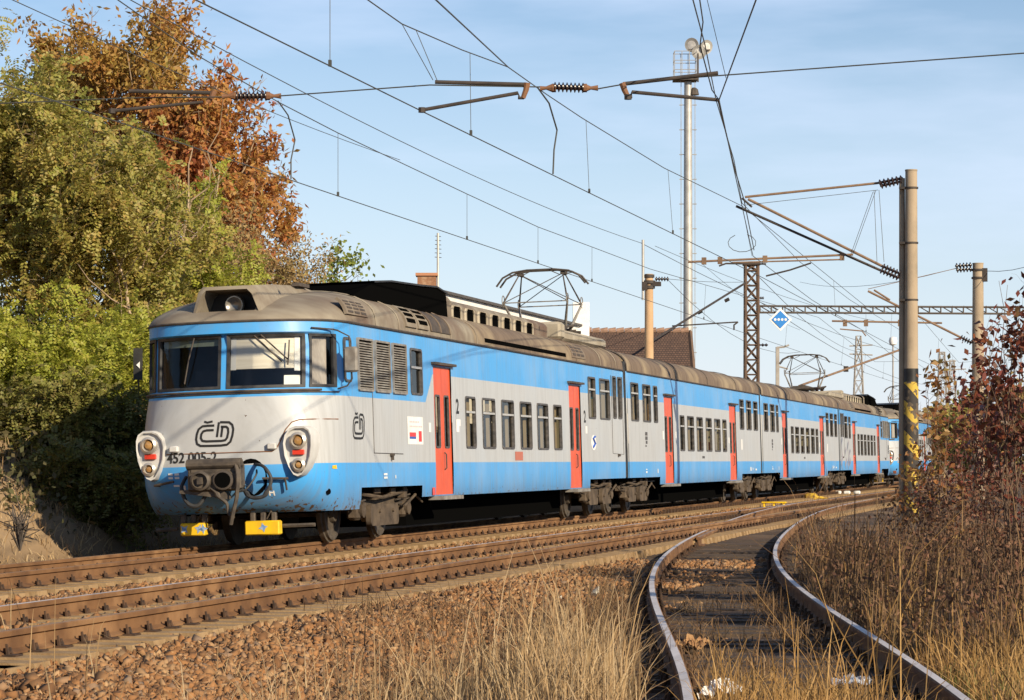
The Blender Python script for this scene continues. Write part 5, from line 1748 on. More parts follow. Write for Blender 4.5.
lattice(GT, x, y, zb - .2, zt, .56, .52, M['lattice'], .055, .62)
GT.part('cap', MB().box((x, y, zt), (.7, .7, .12), rotm), M['lattice'])
bmx = MB()
for py in (306, 312.5):
    for dd in (0, .35): bmx.tube([at(757, py, DG + dd), at(1060, py + 1.5, DG + dd)], .045, 5)
for k in range(27):
    a = 760 + k * 11.3
    bmx.tube([at(a, 306, DG), at(a, 313, DG)], .03, 4)
    bmx.tube([at(a, 306, DG + .35), at(a + 11, 312.5, DG + .35)], .022, 4)
GT.part('gantry_beam', bmx, M['beam'])
aj = MB()
seg(aj, (747, 282), (652, 341), .045, DG, 103)
seg(aj, (738, 322), (672, 326), .03, DG, DG)
aj.tube([at(738, 322, DG), at(734, 325, DG), at(734, 330, DG)], .04, 6)
for a in ((727, 300), (700, 312)): aj.lathe([(.07, -.1), (.07, .1)], at(*a, DG - 3), (1, 0, .5), 8)
GT.part('side_arm', aj, M['roddark'])
ij = MB()
for a, b in (((754, 345), (768, 345)), ((756, 298), (764, 298))): insulator(ij, at(*a, DG), at(*b, DG), .07, 4)
GT.part('insulator', ij, M['insul'])
# diamond sign hanging from the beam
SG = Thing('diamond_sign', 'blue diamond sign with white border and four white dots under the gantry beam', 'sign', tuple(at(780, 331, DG - .3)))
def dia(c, h, dd): return [at(c[0], c[1] - h, dd), at(c[0] + h, c[1], dd), at(c[0], c[1] + h, dd), at(c[0] - h, c[1], dd)]
fwd = Vector((-SN, CS, 0))
def slab(h, dd, th):
    a = dia((780.5, 319.5), h, dd)
    return MB().add(a + [p + fwd * th for p in a], [(0, 1, 2, 3), (7, 6, 5, 4), (0, 4, 5, 1), (1, 5, 6, 2), (2, 6, 7, 3), (3, 7, 4, 0)])
SG.part('plate', slab(11.5, DG - .30, .06), M['white'], smooth=False)
SG.part('blue_field', slab(8.8, DG - .325, .02), mat('sign_blue', (.03, .20, .55), rough=.4), smooth=False)
for k in range(4):
    SG.part('dot', MB().lathe([(.055, 0), (.055, .01)], at(775.2 + k * 3.5, 319.5, DG - .335), fwd, 10), M['white'])
SG.part('hanger', MB().tube([at(776, 313, DG), at(776, 308, DG)], .02, 4).tube([at(785, 313, DG), at(785, 308, DG)], .02, 4), M['iron'])
x, y, zb, zt = put(777.5, 128, 347)
PG = Thing('post', 'slim grey post with a short top arm beside the far pantograph', 'post', (x, y, zb))
PG.part('shaft', MB().box((x, y, (zb + zt) / 2), (.16, .2, zt - zb), rotm), M['latticegrey'])
PG.part('arm', MB().tube([at(777, 347.5, 128), at(784, 347, 128), at(789, 345, 128)], .05, 6), M['latticegrey'])
PG.part('arm', MB().tube([at(777, 366, 128), at(788, 369, 128)], .04, 6), M['latticegrey'])
for px, d, yt, w, lb in ((858.5, 280, 336, .95, 'pale lattice tower rising behind the far pantograph, left of the striped pole'), (942, 300, 352, 1.1, 'distant pale lattice tower seen between the two concrete poles'), (952, 330, 360, 1.0, 'distant lattice tower right next to the taller one between the concrete poles')):
    x, y, zb, zt = put(px, d, yt)
    t_ = Thing('lattice_tower', lb, 'tower', (x, y, zb), 'distant lattice towers')
    lattice(t_, x, y, zb, zt, w * 1.25, w * .5, M['latticegrey'], .055, 1.6)
    am = MB()
    for dy in (10, 18):
        am.tube([at(px - 9, yt + dy, d), at(px + 14, yt + dy + (1 if dy > 12 else -1), d)], .07, 5)
    t_.part('cross_arm', am, M['latticegrey'])
x, y, zb, zt = put(893, 240, 318)
FL = Thing('street_lamp', 'far small lamp with a pale globe just left of the striped pole', 'lamp', (x, y, zb))
FL.part('post', MB().tube([(x, y, zb), (x, y, at(893, 345, 240).z)], .07, 6), M['latticegrey'])
FL.part('globe', MB().lathe([(.02, -.4), (.3, -.3), (.38, 0), (.3, .3), (.02, .4)], at(893, 341, 240), (0, 0, 1), 12), M['white'])
bo = Thing('support_boom', 'long rusty boom slanting down from the striped pole towards the far pantograph', 'boom', tuple(at(799, 386, 118)))
bo.part('tube', MB().tube([at(905, 348, 128), at(799, 386, 118)], .05, 8), M['rod'])
bo.part('clamp', MB().box(at(846, 369, 122.5), (.2, .2, .25)), M['roddark'])

# ---------------------------------------------------------------- buildings behind the train
WB = Thing('station_building', 'long white building with a thin dark roof edge behind the leading railcar', 'building', (-23, 85, 0))
wl_ = MB().box((-23.2, 85.3, 2.9), (8.2, 22.6, 6.1))
WB.part('wall', wl_, mat('white_plaster', (.78, .76, .72), (.70, .67, .62), 1.5, rough=.9), smooth=False)
rf_ = MB()
rf_.prism([(-18.98, 5.95), (-18.98, 6.02), (-23.0, 6.03), (-27.3, 6.02), (-27.3, 5.95)], lambda p, t: (p[0], t, p[1]), 73.4, 97.2)
WB.part('roof', rf_, mat('dark_sheet_roof', (.10, .09, .085), (.07, .062, .058), 2, rough=.7), smooth=False)
for yy in (78, 83, 88, 93):
    wn_ = WB.part('window', MB().box((-19.09, yy, 3.9), (.06, 1.3, 1.5)), M['white'], smooth=False)
    WB.part('pane', MB().box((-19.05, yy, 3.9), (.02, 1.1, 1.3)), M['desk'], wn_, smooth=False)
c0 = at(581, 318, 98)
WB.part('white_stack', MB().box((c0.x, c0.y, c0.z - .4), (.58, .6, 1.9), rotm), M['white'], smooth=False)
brick = mat('brick_chimney', (.30, .15, .08), (.22, .11, .06), 16, rough=.9, stretch=(1, 1, 3), c3=(.4, .26, .16), s3=5)
c0 = at(427, 285, 77)
CHN = WB.part('chimney', MB().box((c0.x, c0.y, c0.z - .5), (.52, .6, 1.5), rotm), brick, smooth=False)
WB.part('chimney_cap', MB().box((c0.x, c0.y, c0.z + .28), (.62, .7, .08), rotm), mat('cap_terracotta', (.42, .2, .11), rough=.9), CHN, smooth=False)
AN = Thing('antenna', 'thin roof antenna on a pale pole beside the brick chimney', 'antenna', tuple(at(438, 290, 77)))
AN.part('mast', MB().tube([at(438, 296, 77), at(438, 233, 77)], .035, 6), M['galv'])
an = MB()
for k in range(6):
    yq = 236 + k * 4.2
    an.tube([at(435.2 - k * .1, yq, 77), at(441 + k * .1, yq + .6, 77)], .009, 4)
AN.part('element', an, M['iron'])

HO = Thing('house', 'house with a brown tiled roof behind the train, between the two posts', 'house', tuple(at(636, 440, 108)))
tile = bpy.data.materials.new('roof_tiles')
tile.use_nodes = True
tn, tl = tile.node_tree.nodes, tile.node_tree.links
tb = tn['Principled BSDF']; tb.inputs['Roughness'].default_value = .9
ttc = tn.new('ShaderNodeTexCoord'); tmp_ = tn.new('ShaderNodeMapping'); tmp_.inputs['Rotation'].default_value = (0, 0, -TH)
tl.new(ttc.outputs['Object'], tmp_.inputs['Vector'])
tsw = tn.new('ShaderNodeSeparateXYZ'); tl.new(tmp_.outputs['Vector'], tsw.inputs['Vector'])
tcm = tn.new('ShaderNodeCombineXYZ'); tl.new(tsw.outputs['X'], tcm.inputs['X']); tl.new(tsw.outputs['Z'], tcm.inputs['Y'])
tbr = tn.new('ShaderNodeTexBrick'); tbr.inputs['Scale'].default_value = 5.0
tbr.inputs['Color1'].default_value = (.125, .072, .05, 1); tbr.inputs['Color2'].default_value = (.085, .05, .037, 1); tbr.inputs['Mortar'].default_value = (.03, .02, .016, 1)
tbr.inputs['Mortar Size'].default_value = .05; tbr.inputs['Brick Width'].default_value = .55; tbr.inputs['Row Height'].default_value = .42
tl.new(tcm.outputs['Vector'], tbr.inputs['Vector']); tl.new(tbr.outputs['Color'], tb.inputs['Base Color'])
tbp = tn.new('ShaderNodeBump'); tbp.inputs['Strength'].default_value = .8; tbp.inputs['Distance'].default_value = .04
tl.new(tbr.outputs['Fac'], tbp.inputs['Height']); tbp.invert = True; tl.new(tbp.outputs['Normal'], tb.inputs['Normal'])
ra, rb2_ = at(560, 331.5, 108), at(689, 331.5, 108)
dn = Vector((SN, -CS, 0)) * 3.6 + Vector((0, 0, -3.0))
up2 = Vector((-SN, CS, 0)) * 3.6 + Vector((0, 0, -3.0))
hm = MB()
th_ = Vector((0, 0, .12))
for dv in (dn, up2):
    q_ = [ra, rb2_, rb2_ + dv, ra + dv]
    hm.add([p for p in q_] + [p - th_ for p in q_], [(0, 1, 2, 3), (7, 6, 5, 4), (0, 4, 5, 1), (1, 5, 6, 2), (2, 6, 7, 3), (3, 7, 4, 0)])
rfo = HO.part('roof', hm, tile, smooth=False)
rc_ = MB()
nn_ = 16
for k in range(nn_):
    a_, b2 = ra.lerp(rb2_, k / nn_), ra.lerp(rb2_, (k + .94) / nn_)
    rc_.tube([a_ + Vector((0, 0, .02)), b2 + Vector((0, 0, .05))], [.10, .12], 8)
HO.part('ridge_tiles', rc_, mat('ridge_tile', (.36, .22, .15), (.25, .15, .10), 6, rough=.9), rfo)
HO.part('barge_board', MB().tube([rb2_ + Vector((CS, SN, 0)) * .04, rb2_ + dn + Vector((CS, SN, 0)) * .04], .09, 4), M['lattice'], rfo)
wm_ = MB()
cin = Vector((CS, SN, 0))
A_, B_ = ra + cin * .3, rb2_ - cin * .3
corner = [A_ + dn * .92, B_ + dn * .92, B_ + up2 * .92, A_ + up2 * .92]
base_ = [Vector((p.x, p.y, -.3)) for p in corner]
tops = [Vector((p.x, p.y, p.z - .1)) for p in corner]
wm_.add(base_ + tops + [A_ - th_ * 1.3, B_ - th_ * 1.3], [(0, 1, 5, 4), (2, 3, 7, 6), (1, 2, 6, 9, 5), (3, 0, 4, 8, 7)])
HO.part('wall', wm_, mat('house_plaster', (.42, .36, .28), (.34, .29, .22), 2, rough=.95), smooth=False)

# ---------------------------------------------------------------- small things by the line
bark_post = mat('weathered_post', (.16, .125, .085), (.10, .08, .055), 4, rough=.9)
x, y = at(138, 460, 45).x, at(138, 460, 45).y
zb = float(gz(x, y))
TS = Thing('trackside_sign', 'narrow dark sign with a white arrow left of the leading cab', 'sign', (x, y, zb))
TS.part('post', MB().tube([(x, y + .03, zb - .2), (x, y + .03, at(138, 352, 45).z)], .016, 8), bark_post)
pt = at(138, 364, 45)
TS.part('plate', MB().box(pt, (.15, .02, .52), rotm), M['blackpaint'], smooth=False)
ar = [at(136.3, 365, 44.97), at(139.8, 361.5, 44.97), at(139.8, 368.5, 44.97)]
TS.part('arrow', MB().add(ar, [(0, 2, 1)]), M['white'], smooth=False)
def gpt(px, py, z=-.24):
    d = F_PX * (HC - z) / (py - HOR)
    return at(px, py, d)
p = gpt(774, 507)
ym = MB()
ym.cbox(p + Vector((0, 0, .14)), (.75, .25, .05), .01)
for q in (-.3, 0, .3): ym.cbox(p + Vector((q, 0, .0)), (.06, .2, .28), .01)
solo('point_cover', ym, M['yellow'], 'low yellow frame on the ballast between the train track and the middle track', 'track cover')
p = gpt(811, 500)
ym = MB().cbox(p + Vector((0, 0, .1)), (.45, .4, .3), .08).tube([p + Vector((.2, 0, .1)), p + Vector((.6, .1, .05))], .06, 6)
solo('point_motor', ym, mat('yellow_rusty', (.55, .36, .03), (.2, .11, .04), 9, rough=.8), 'rusty yellow lump of a point motor beside the far middle track', 'point motor')
for i, px in enumerate((838, 847, 857)):
    p = gpt(px, 495.5)
    solo('marker_block', MB().cbox(p + Vector((0, 0, .12)), (.26, .3, .14), .05), M['white'],
         ['left one of three white marker blocks on the far ballast', 'middle one of three white marker blocks on the far ballast', 'right one of three white marker blocks on the far ballast'][i], 'marker', 'white marker blocks')
def crumple(name, c, sx_, sy_, hgt, m, label, cat, seed):
    rg2 = np.random.default_rng(seed)
    n1, n2 = 22, 14
    V_ = []
    for j in range(n2):
        for i in range(n1):
            u, v = i / (n1 - 1) - .5, j / (n2 - 1) - .5
            ed = 1 + .18 * math.sin(9 * u + seed) * math.cos(7 * v)
            V_.append((c.x + (u * CS - v * SN * .3) * sx_ * ed, c.y + (u * SN + v) * sy_ * ed, c.z + hgt * (.5 * abs(math.sin(7 * u + 3 * v + seed)) + .5 * abs(math.cos(11 * v - 4 * u))) * (1.1 - abs(u) - abs(v)) + rg2.normal(0, hgt * .09)))
    F_ = [(j * n1 + i, j * n1 + i + 1, (j + 1) * n1 + i + 1, (j + 1) * n1 + i) for j in range(n2 - 1) for i in range(n1 - 1)]
    mb = MB().add(V_, F_)
    solo(name, mb, m, label, cat, smooth=False)
p = gpt(722, 694, -.2)
crumple('plastic_litter', Vector((p.x, p.y, -.2)), .20, .42, .11, mat('litter_white', (.80, .78, .74), (.6, .58, .54), 14, rough=.6), 'crumpled white plastic sheet lying inside the left rail of the siding', 'litter', 3)
p = gpt(852, 683, -.22)
crumple('clear_bag', Vector((p.x, p.y, -.22)), .24, .4, .06, mat('bag_grey', (.20, .21, .24), (.42, .44, .48), 18, rough=.25, spec=.7), 'greyish clear plastic bag lying in the straw inside the right siding rail', 'litter', 5)
p = gpt(690, 655, -.3)
crumple('cardboard_scrap', Vector((p.x, p.y, -.24)), .24, .7, .10, mat('card_brown', (.42, .24, .10), (.24, .12, .05), 7, rough=.9), 'brown flattened cardboard scrap beside the left rail of the siding', 'litter', 8)
# ---------------------------------------------------------------- vegetation
def unit(a): return a / np.maximum(np.linalg.norm(a, axis=-1, keepdims=True), 1e-9)
def leaf_quads(P, L, W, rng, droop=.4, D=None):
    n = len(P)
    d = unit(rng.normal(size=(n, 3)) + np.array([0, 0, -droop])) if D is None else D
    s = unit(np.cross(d, rng.normal(size=(n, 3))))
    nn = np.cross(d, s)
    L = np.broadcast_to(L, n)[:, None]; W = np.broadcast_to(W, n)[:, None]
    V = np.stack([P, P + d * L * .45 + s * W + nn * W * .25, P + d * L, P + d * L * .45 - s * W + nn * W * .25], 1)
    return V.reshape(-1, 3), np.arange(n * 4).reshape(n, 4)
def frond_quads(P, rng, length=.28, pairs=7, lw=.05, ll=.055):
    # feathery compound leaves: pairs of leaflets along a drooping stalk
    n = len(P)
    d = unit(rng.normal(size=(n, 3)) + np.array([0, 0, -.15]))
    s = unit(np.cross(d, np.array([0, 0, 1.0]) + rng.normal(size=(n, 3)) * .5))
    Ls = length * rng.uniform(.7, 1.25, n)
    VV = []
    for k in range(pairs):
        t = (k + .6) / pairs
        c = P + d * (Ls * t)[:, None] + np.array([0, 0, -1.0]) * (Ls * t * t * .45)[:, None]
        for sg in (1, -1):
            ld = unit(s * sg + d * .5 + rng.normal(size=(n, 3)) * .18)
            up = unit(np.cross(ld, d) + rng.normal(size=(n, 3)) * .25)
            ww = unit(np.cross(ld, up)) * (ll * .3)
            VV.append(np.stack([c, c + ld * ll * .5 + ww, c + ld * ll, c + ld * ll * .5 - ww], 1))
    V = np.stack(VV, 1).reshape(-1, 3)
    return V, np.arange(len(V)).reshape(-1, 4)

def wander(a, b, rng, n=6, amp=.08):
    a, b = np.array(a, float), np.array(b, float)
    L = np.linalg.norm(b - a)
    out = []
    off = np.zeros(3)
    for i in range(n + 1):
        t = i / n
        out.append(a + (b - a) * t + off * math.sin(math.pi * t))
        off = off + rng.normal(0, amp * L * .5, 3)
    return out

def tree(name, label, cat, x, y, h, Rc, lo, woods, leafm, seed, kind='leaf', nl=26, nsub=7, nleaf=22000, L=.12, W=.03, spread=.28, multi=1, group=None, zb=None, tr=.012, top_bias=.3, skew=(0, 0), subL=.42, rest=None):
    rng = np.random.default_rng(seed)
    zb = float(gz(x, y)) if zb is None else zb
    T = Thing(name, label, cat, (x, y, zb), group)
    trunk, limbs = MB(), MB()
    subs = []
    stems = []
    for m_ in range(multi):
        bx, by = (x, y) if multi == 1 else (x + rng.normal(0, Rc * .18), y + rng.normal(0, Rc * .18))
        tx, ty = bx + rng.normal(0, Rc * (.12 if multi == 1 else .35)) + skew[0], by + rng.normal(0, Rc * .2) + skew[1]
        hh = h * (.82 if multi == 1 else rng.uniform(.6, .9))
        pts = wander((bx, by, zb - .2), (tx, ty, zb + hh), rng, 8, .05)
        r0 = tr * h * (1 if multi == 1 else .6)
        trunk.tube(pts, [r0 * (1 - .85 * i / 8) for i in range(9)], 8)
        stems.append((pts, r0))
    cz = zb + h * (lo + 1) / 2
    rz = h * (1 - lo) / 2
    for i in range(nl):
        pts, r0 = stems[i % len(stems)]
        t = lo * .7 + (1 - lo * .7) * rng.uniform(0, 1)
        k = min(7, int(t * 8)); f_ = t * 8 - k
        st = pts[k] * (1 - f_) + pts[k + 1] * f_
        dr = unit(rng.normal(size=3) + np.array([0, 0, top_bias]))
        en = np.array([x + skew[0] * .6, y + skew[1] * .6, cz]) + dr * np.array([Rc, Rc, rz]) * rng.uniform(.72, 1.02)
        if en[2] < st[2] - .35 * Rc: en[2] = st[2] - .2 * Rc
        lp = wander(st, en, rng, 5, .1)
        r1 = r0 * (.55 - .28 * t)
        limbs.tube(lp, [r1 * (1 - .8 * j / 5) for j in range(6)], 6)
        for q in range(nsub):
            u = rng.uniform(.3, 1.0)
            k2 = min(4, int(u * 5)); f2 = u * 5 - k2
            s0 = lp[k2] * (1 - f2) + lp[k2 + 1] * f2
            out = unit(s0 - np.array([x, y, cz - rz * .4]))
            e0 = s0 + unit(rng.normal(size=3) * .8 + out * .8) * Rc * subL * rng.uniform(.4, 1.1)
            sp_ = wander(s0, e0, rng, 3, .12)
            limbs.tube(sp_, [r1 * .3, r1 * .22, r1 * .15, r1 * .06], 4, caps=False)
            subs.append(sp_)
    T.part('trunk', trunk, woods)
    T.part('limb', limbs, woods)
    ns = len(subs)
    # uneven foliage: some twigs bare, some thick
    wgt = rng.gamma(.75, 1.0, ns); wgt /= wgt.sum()
    pick = rng.choice(ns, nleaf, p=wgt)
    A = np.array([[p for p in s_] for s_ in subs])
    u = rng.uniform(.15, 3.0, nleaf)
    k = np.minimum(2, u.astype(int)); f_ = (u - k)[:, None]
    P = A[pick, k] * (1 - f_) + A[pick, k + 1] * f_ + rng.normal(0, spread, (nleaf, 3)) * rng.uniform(.2, 1, (nleaf, 1))
    if kind == 'leaf':
        V, F_ = leaf_quads(P, L * rng.uniform(.6, 1.25, nleaf), W * rng.uniform(.7, 1.2, nleaf), rng)
    else:
        V, F_ = frond_quads(P, rng, L, 7, W, L * .26)
    me = np_mesh('crown', V - np.array([x, y, zb]), F_)
    link_mesh('crown', me, leafm, T.o)
    return T

bark = mat('bark_pale', (.34, .25, .16), (.22, .155, .10), 3, rough=.95, stretch=(1, 1, .3), bump=.3)
bark_d = mat('bark_brown', (.16, .105, .065), (.10, .065, .042), 3, rough=.95, stretch=(1, 1, .3))
lf_cherry = mat('autumn_leaves', (.44, .20, .05), (.42, .31, .07), .55, rough=.55, trans=.45, lo=.42, hi=.58,
                island=[(.40, .14, .05), (.54, .30, .065), (.22, .10, .04), (.56, .40, .10), (.38, .17, .06), (.38, .33, .08), (.50, .23, .065), (.28, .09, .045)])
lf_red = mat('red_autumn_leaves', (.48, .15, .07), (.50, .32, .075), .6, rough=.5, trans=.45, island=[(.48, .11, .07), (.56, .21, .06), (.28, .10, .045), (.58, .36, .085), (.46, .15, .08), (.40, .32, .075), (.34, .09, .05)])
lf_acacia = mat('acacia_leaves', (.42, .34, .08), (.28, .31, .055), .5, rough=.55, trans=.42, lo=.4, hi=.6,
                island=[(.34, .34, .06), (.50, .43, .12), (.19, .23, .045), (.56, .47, .22), (.40, .35, .07), (.48, .28, .10), (.27, .16, .06), (.28, .32, .05)])
lf_acacia2 = mat('acacia_leaves_bright', (.42, .42, .05), (.28, .33, .045), .7, rough=.5, trans=.42, island=[(.36, .40, .045), (.52, .50, .09), (.22, .28, .04), (.44, .44, .06), (.52, .40, .11), (.18, .21, .04)])
lf_dry = mat('withered_leaves', (.40, .26, .11), (.33, .26, .09), .6, rough=.8, trans=.25, island=[(.34, .21, .09), (.20, .125, .06), (.42, .29, .13), (.25, .215, .065), (.16, .09, .045), (.36, .17, .06)])
lf_green = mat('fresh_leaves', (.22, .29, .05), (.27, .30, .06), .8, rough=.5, trans=.4, island=[(.20, .28, .045), (.30, .33, .075), (.15, .22, .04)])
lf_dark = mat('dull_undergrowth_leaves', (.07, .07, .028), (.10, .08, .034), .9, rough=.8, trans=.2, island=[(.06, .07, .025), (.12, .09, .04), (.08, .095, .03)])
lf_bush = mat('dark_red_leaves', (.20, .055, .035), (.16, .07, .035), 1.2, rough=.45, trans=.3, island=[(.17, .04, .032), (.26, .06, .04), (.08, .028, .024), (.34, .11, .045), (.12, .04, .034), (.20, .045, .045), (.28, .08, .04), (.13, .11, .04), (.06, .03, .025)])
lf_orange = mat('orange_bush_leaves', (.36, .16, .05), (.24, .16, .05), 1.2, rough=.5, trans=.35, island=[(.36, .15, .045), (.20, .06, .035), (.46, .26, .06), (.24, .20, .05), (.30, .09, .04), (.14, .05, .03)])
lf_mid = mat('dull_green_leaves', (.19, .19, .04), (.13, .14, .035), .7, rough=.6, trans=.3, island=[(.18, .20, .035), (.28, .25, .06), (.11, .12, .03), (.24, .15, .06), (.17, .19, .04)])
lf_scrub = mat('brown_scrub_leaves', (.17, .085, .05), (.12, .07, .04), 1.2, rough=.75, trans=.2, island=[(.18, .08, .045), (.10, .05, .03), (.25, .13, .07), (.15, .055, .035), (.30, .18, .10), (.07, .04, .028)])

def tp(px, d):
    p = at(px, 460, d)
    return p.x, p.y
def hgt(px, d, ytop):
    x, y = tp(px, d)
    return at(px, ytop, d).z - float(gz(x, y))

LG = 'trees on the bank left of the train'
x, y = tp(150, 63); tree('autumn_tree', 'tallest autumn tree on the bank with a rust-brown pointed top', 'tree', x, y, hgt(140, 63, 2), 2.0, .25, bark, lf_cherry, 1, nl=32, nsub=9, nleaf=22000, L=.17, W=.036, spread=.25, group=LG)
x, y = tp(84, 65); tree('autumn_tree', 'rust-orange tree top showing above the olive acacias', 'tree', x, y, hgt(80, 65, 4), 1.7, .3, bark, lf_cherry, 21, nl=30, nsub=9, nleaf=17000, L=.17, W=.036, spread=.25, group=LG)
x, y = tp(208, 62); tree('autumn_tree', 'orange and red autumn tree nearest the insulator, its crown sloping down to the right', 'tree', x, y, hgt(205, 62, 58), 1.85, .15, bark, lf_red, 2, nl=34, nsub=9, nleaf=15000, L=.18, W=.038, spread=.2, group=LG)
x, y = tp(252, 64); tree('autumn_tree', 'lower orange-red tree at the right end of the bank trees', 'tree', x, y, hgt(256, 64, 140), 1.35, .08, bark, lf_red, 3, nl=28, nsub=8, nleaf=7000, L=.17, W=.036, spread=.16, group=LG)
x, y = tp(28, 52); tree('acacia_tree', 'olive-green feathery acacia at the left edge of the picture', 'tree', x, y, hgt(28, 52, 72), 1.9, .05, bark, lf_acacia, 4, 'frond', nl=44, nsub=10, nleaf=5400, L=.34, W=.05, spread=.3, group=LG)
x, y = tp(112, 51); TA = tree('acacia_tree', 'olive-green feathery acacia in front of the rust-brown tree', 'tree', x, y, hgt(112, 51, 110), 1.7, .05, bark, lf_acacia, 5, 'frond', nl=44, nsub=10, nleaf=4600, L=.34, W=.05, spread=.3, group=LG)
x, y = tp(-45, 54); tree('acacia_tree', 'acacia cut by the left edge with just its branch tips showing', 'tree', x, y, hgt(-40, 54, 20), 1.7, .15, bark, lf_acacia, 6, 'frond', nl=22, nsub=7, nleaf=2600, L=.30, W=.05, spread=.3, group=LG)
x, y = tp(185, 55); tree('acacia_tree', 'thin greenish acacia with pale bare trunk behind the cab roof', 'tree', x, y, hgt(170, 55, 170), 1.7, .1, bark, lf_acacia2, 7, 'frond', nl=26, nsub=8, nleaf=2600, L=.28, W=.05, spread=.3, group=LG)
x, y = tp(250, 58); tree('thicket_shrub', 'brownish fine-twigged thicket behind the cab roof', 'shrub', x, y, hgt(258, 58, 205), 1.5, .05, bark, lf_dry, 8, nl=36, nsub=10, nleaf=9000, L=.11, W=.022, spread=.25, multi=4, group=LG)
x, y = tp(305, 62); tree('thicket_shrub', 'low brown-green thicket at the right foot of the bank trees', 'shrub', x, y, hgt(300, 62, 228), .95, .05, bark, lf_dry, 9, nl=26, nsub=9, nleaf=5200, L=.10, W=.022, spread=.22, multi=3, group=LG)
x, y = tp(340, 66); tree('sapling', 'small bright green sapling above the railcar roof, right of the thickets', 'tree', x, y, hgt(338, 66, 236), .75, .45, bark_d, lf_green, 10, nl=14, nsub=5, nleaf=800, L=.14, W=.04, spread=.16, group=LG)
x, y = tp(70, 47); tree('acacia_bush', 'sunlit yellow-green acacia bush hanging over the dark foot of the bank', 'shrub', x, y, hgt(70, 47, 300), 1.55, .1, bark, lf_acacia2, 12, 'frond', nl=26, nsub=8, nleaf=3600, L=.28, W=.05, spread=.26, multi=3, group=LG)
x, y = tp(8, 46); tree('acacia_bush', 'yellow-green acacia bush above the sunlit straw bank at the left edge', 'shrub', x, y, hgt(8, 46, 318), 1.2, .15, bark, lf_acacia2, 13, 'frond', nl=22, nsub=7, nleaf=2200, L=.26, W=.05, spread=.26, multi=3, group=LG)
x, y = tp(132, 49); tree('acacia_bush', 'yellow-green acacia bush just left of the cab windows', 'shrub', x, y, hgt(130, 49, 318), 1.2, .12, bark, lf_acacia2, 14, 'frond', nl=22, nsub=7, nleaf=2400, L=.26, W=.05, spread=.26, multi=3, group=LG)
x, y = tp(200, 57); tree('thicket_shrub', 'tangled tan thicket left of the headlight hood', 'shrub', x, y, hgt(195, 57, 205), 1.6, .03, bark, lf_dry, 15, nl=36, nsub=9, nleaf=9000, L=.11, W=.024, spread=.25, multi=4, group=LG)
for i, (px, d, yt, Rc, nf, lb) in enumerate(((38, 44.5, 372, .95, 1500, 'dull green bush low on the bank above the sandy patch'), (88, 44.5, 382, 1.0, 1900, 'dull green bush reaching down to the shaded foot of the bank'),
        (128, 45.2, 392, .9, 1700, 'dull green bush in the shade right beside the left headlight cluster'), (62, 42.6, 452, .6, 700, 'small shaded shrub at the edge of the train shadow on the bank'), (112, 42.8, 455, .7, 900, 'small dark shrub in the train shadow close to the rails'))):
    x, y = tp(px, d)
    tree('bank_bush', lb, 'bush', x, y, hgt(px, d, yt), Rc, .0, bark_d, lf_mid, 110 + i, 'frond', nl=24, nsub=8, nleaf=nf, L=.26, W=.05, spread=.24, multi=4, group='bushes low on the bank')
# a few pale bare trunks in the thicket
for i, (px, d, yt, lean) in enumerate(((150, 54, 190, .8), (118, 53, 200, -.5), (175, 56, 210, .9), (96, 50, 250, .3), (206, 57, 170, .3))):
    rng = np.random.default_rng(60 + i)
    x, y = tp(px, d); zb = float(gz(x, y)); h_ = hgt(px, d, yt)
    T = Thing('bare_trunk', ['pale bare trunk leaning right, close behind the left cab window', 'thin pale bare trunk leaning left among the acacias', 'pale bare trunk left of the headlight hood', 'short pale stem above the yellow-green bushes', 'slim upright pale trunk below the orange tree'][i], 'tree', (x, y, zb), LG)
    p_ = wander((x, y, zb - .2), (x + lean, y, zb + h_), rng, 8, .06)
    T.part('trunk', MB().tube(p_, [.065 * (1 - .8 * k / 8) for k in range(9)], 7), mat('bark_birch', (.52, .40, .27), (.36, .26, .17), 4, rough=.9, stretch=(1, 1, .4)))
    lb = MB()
    for q in range(9):
        s_ = p_[2 + q % 6]
        lb.tube(wander(s_, s_ + rng.normal(0, .6, 3) + np.array([0, 0, .9]), rng, 4, .12), [.022, .017, .013, .009, .004], 5)
    T.part('limb', lb, bark)
# undergrowth on the bank (uncountable)
def scatter_under(name, N, fx, m, L, W, seed, sp=.35, droop=.3):
    rng = np.random.default_rng(seed)
    P = fx(rng, N)
    V, F_ = leaf_quads(P, L * rng.uniform(.6, 1.3, len(P)), W * rng.uniform(.7, 1.2, len(P)), rng, droop)
    return tag(link_mesh(name, np_mesh(name, V, F_), m), kind='stuff')
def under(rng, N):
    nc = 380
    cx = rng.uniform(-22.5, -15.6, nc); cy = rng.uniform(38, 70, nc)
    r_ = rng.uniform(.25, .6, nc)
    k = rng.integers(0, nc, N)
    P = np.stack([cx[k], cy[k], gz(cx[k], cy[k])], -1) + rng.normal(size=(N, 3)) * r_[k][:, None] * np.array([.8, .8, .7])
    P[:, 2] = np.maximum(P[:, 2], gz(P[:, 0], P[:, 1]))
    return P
scatter_under('undergrowth', 26000, under, lf_dark, .12, .035, 31)

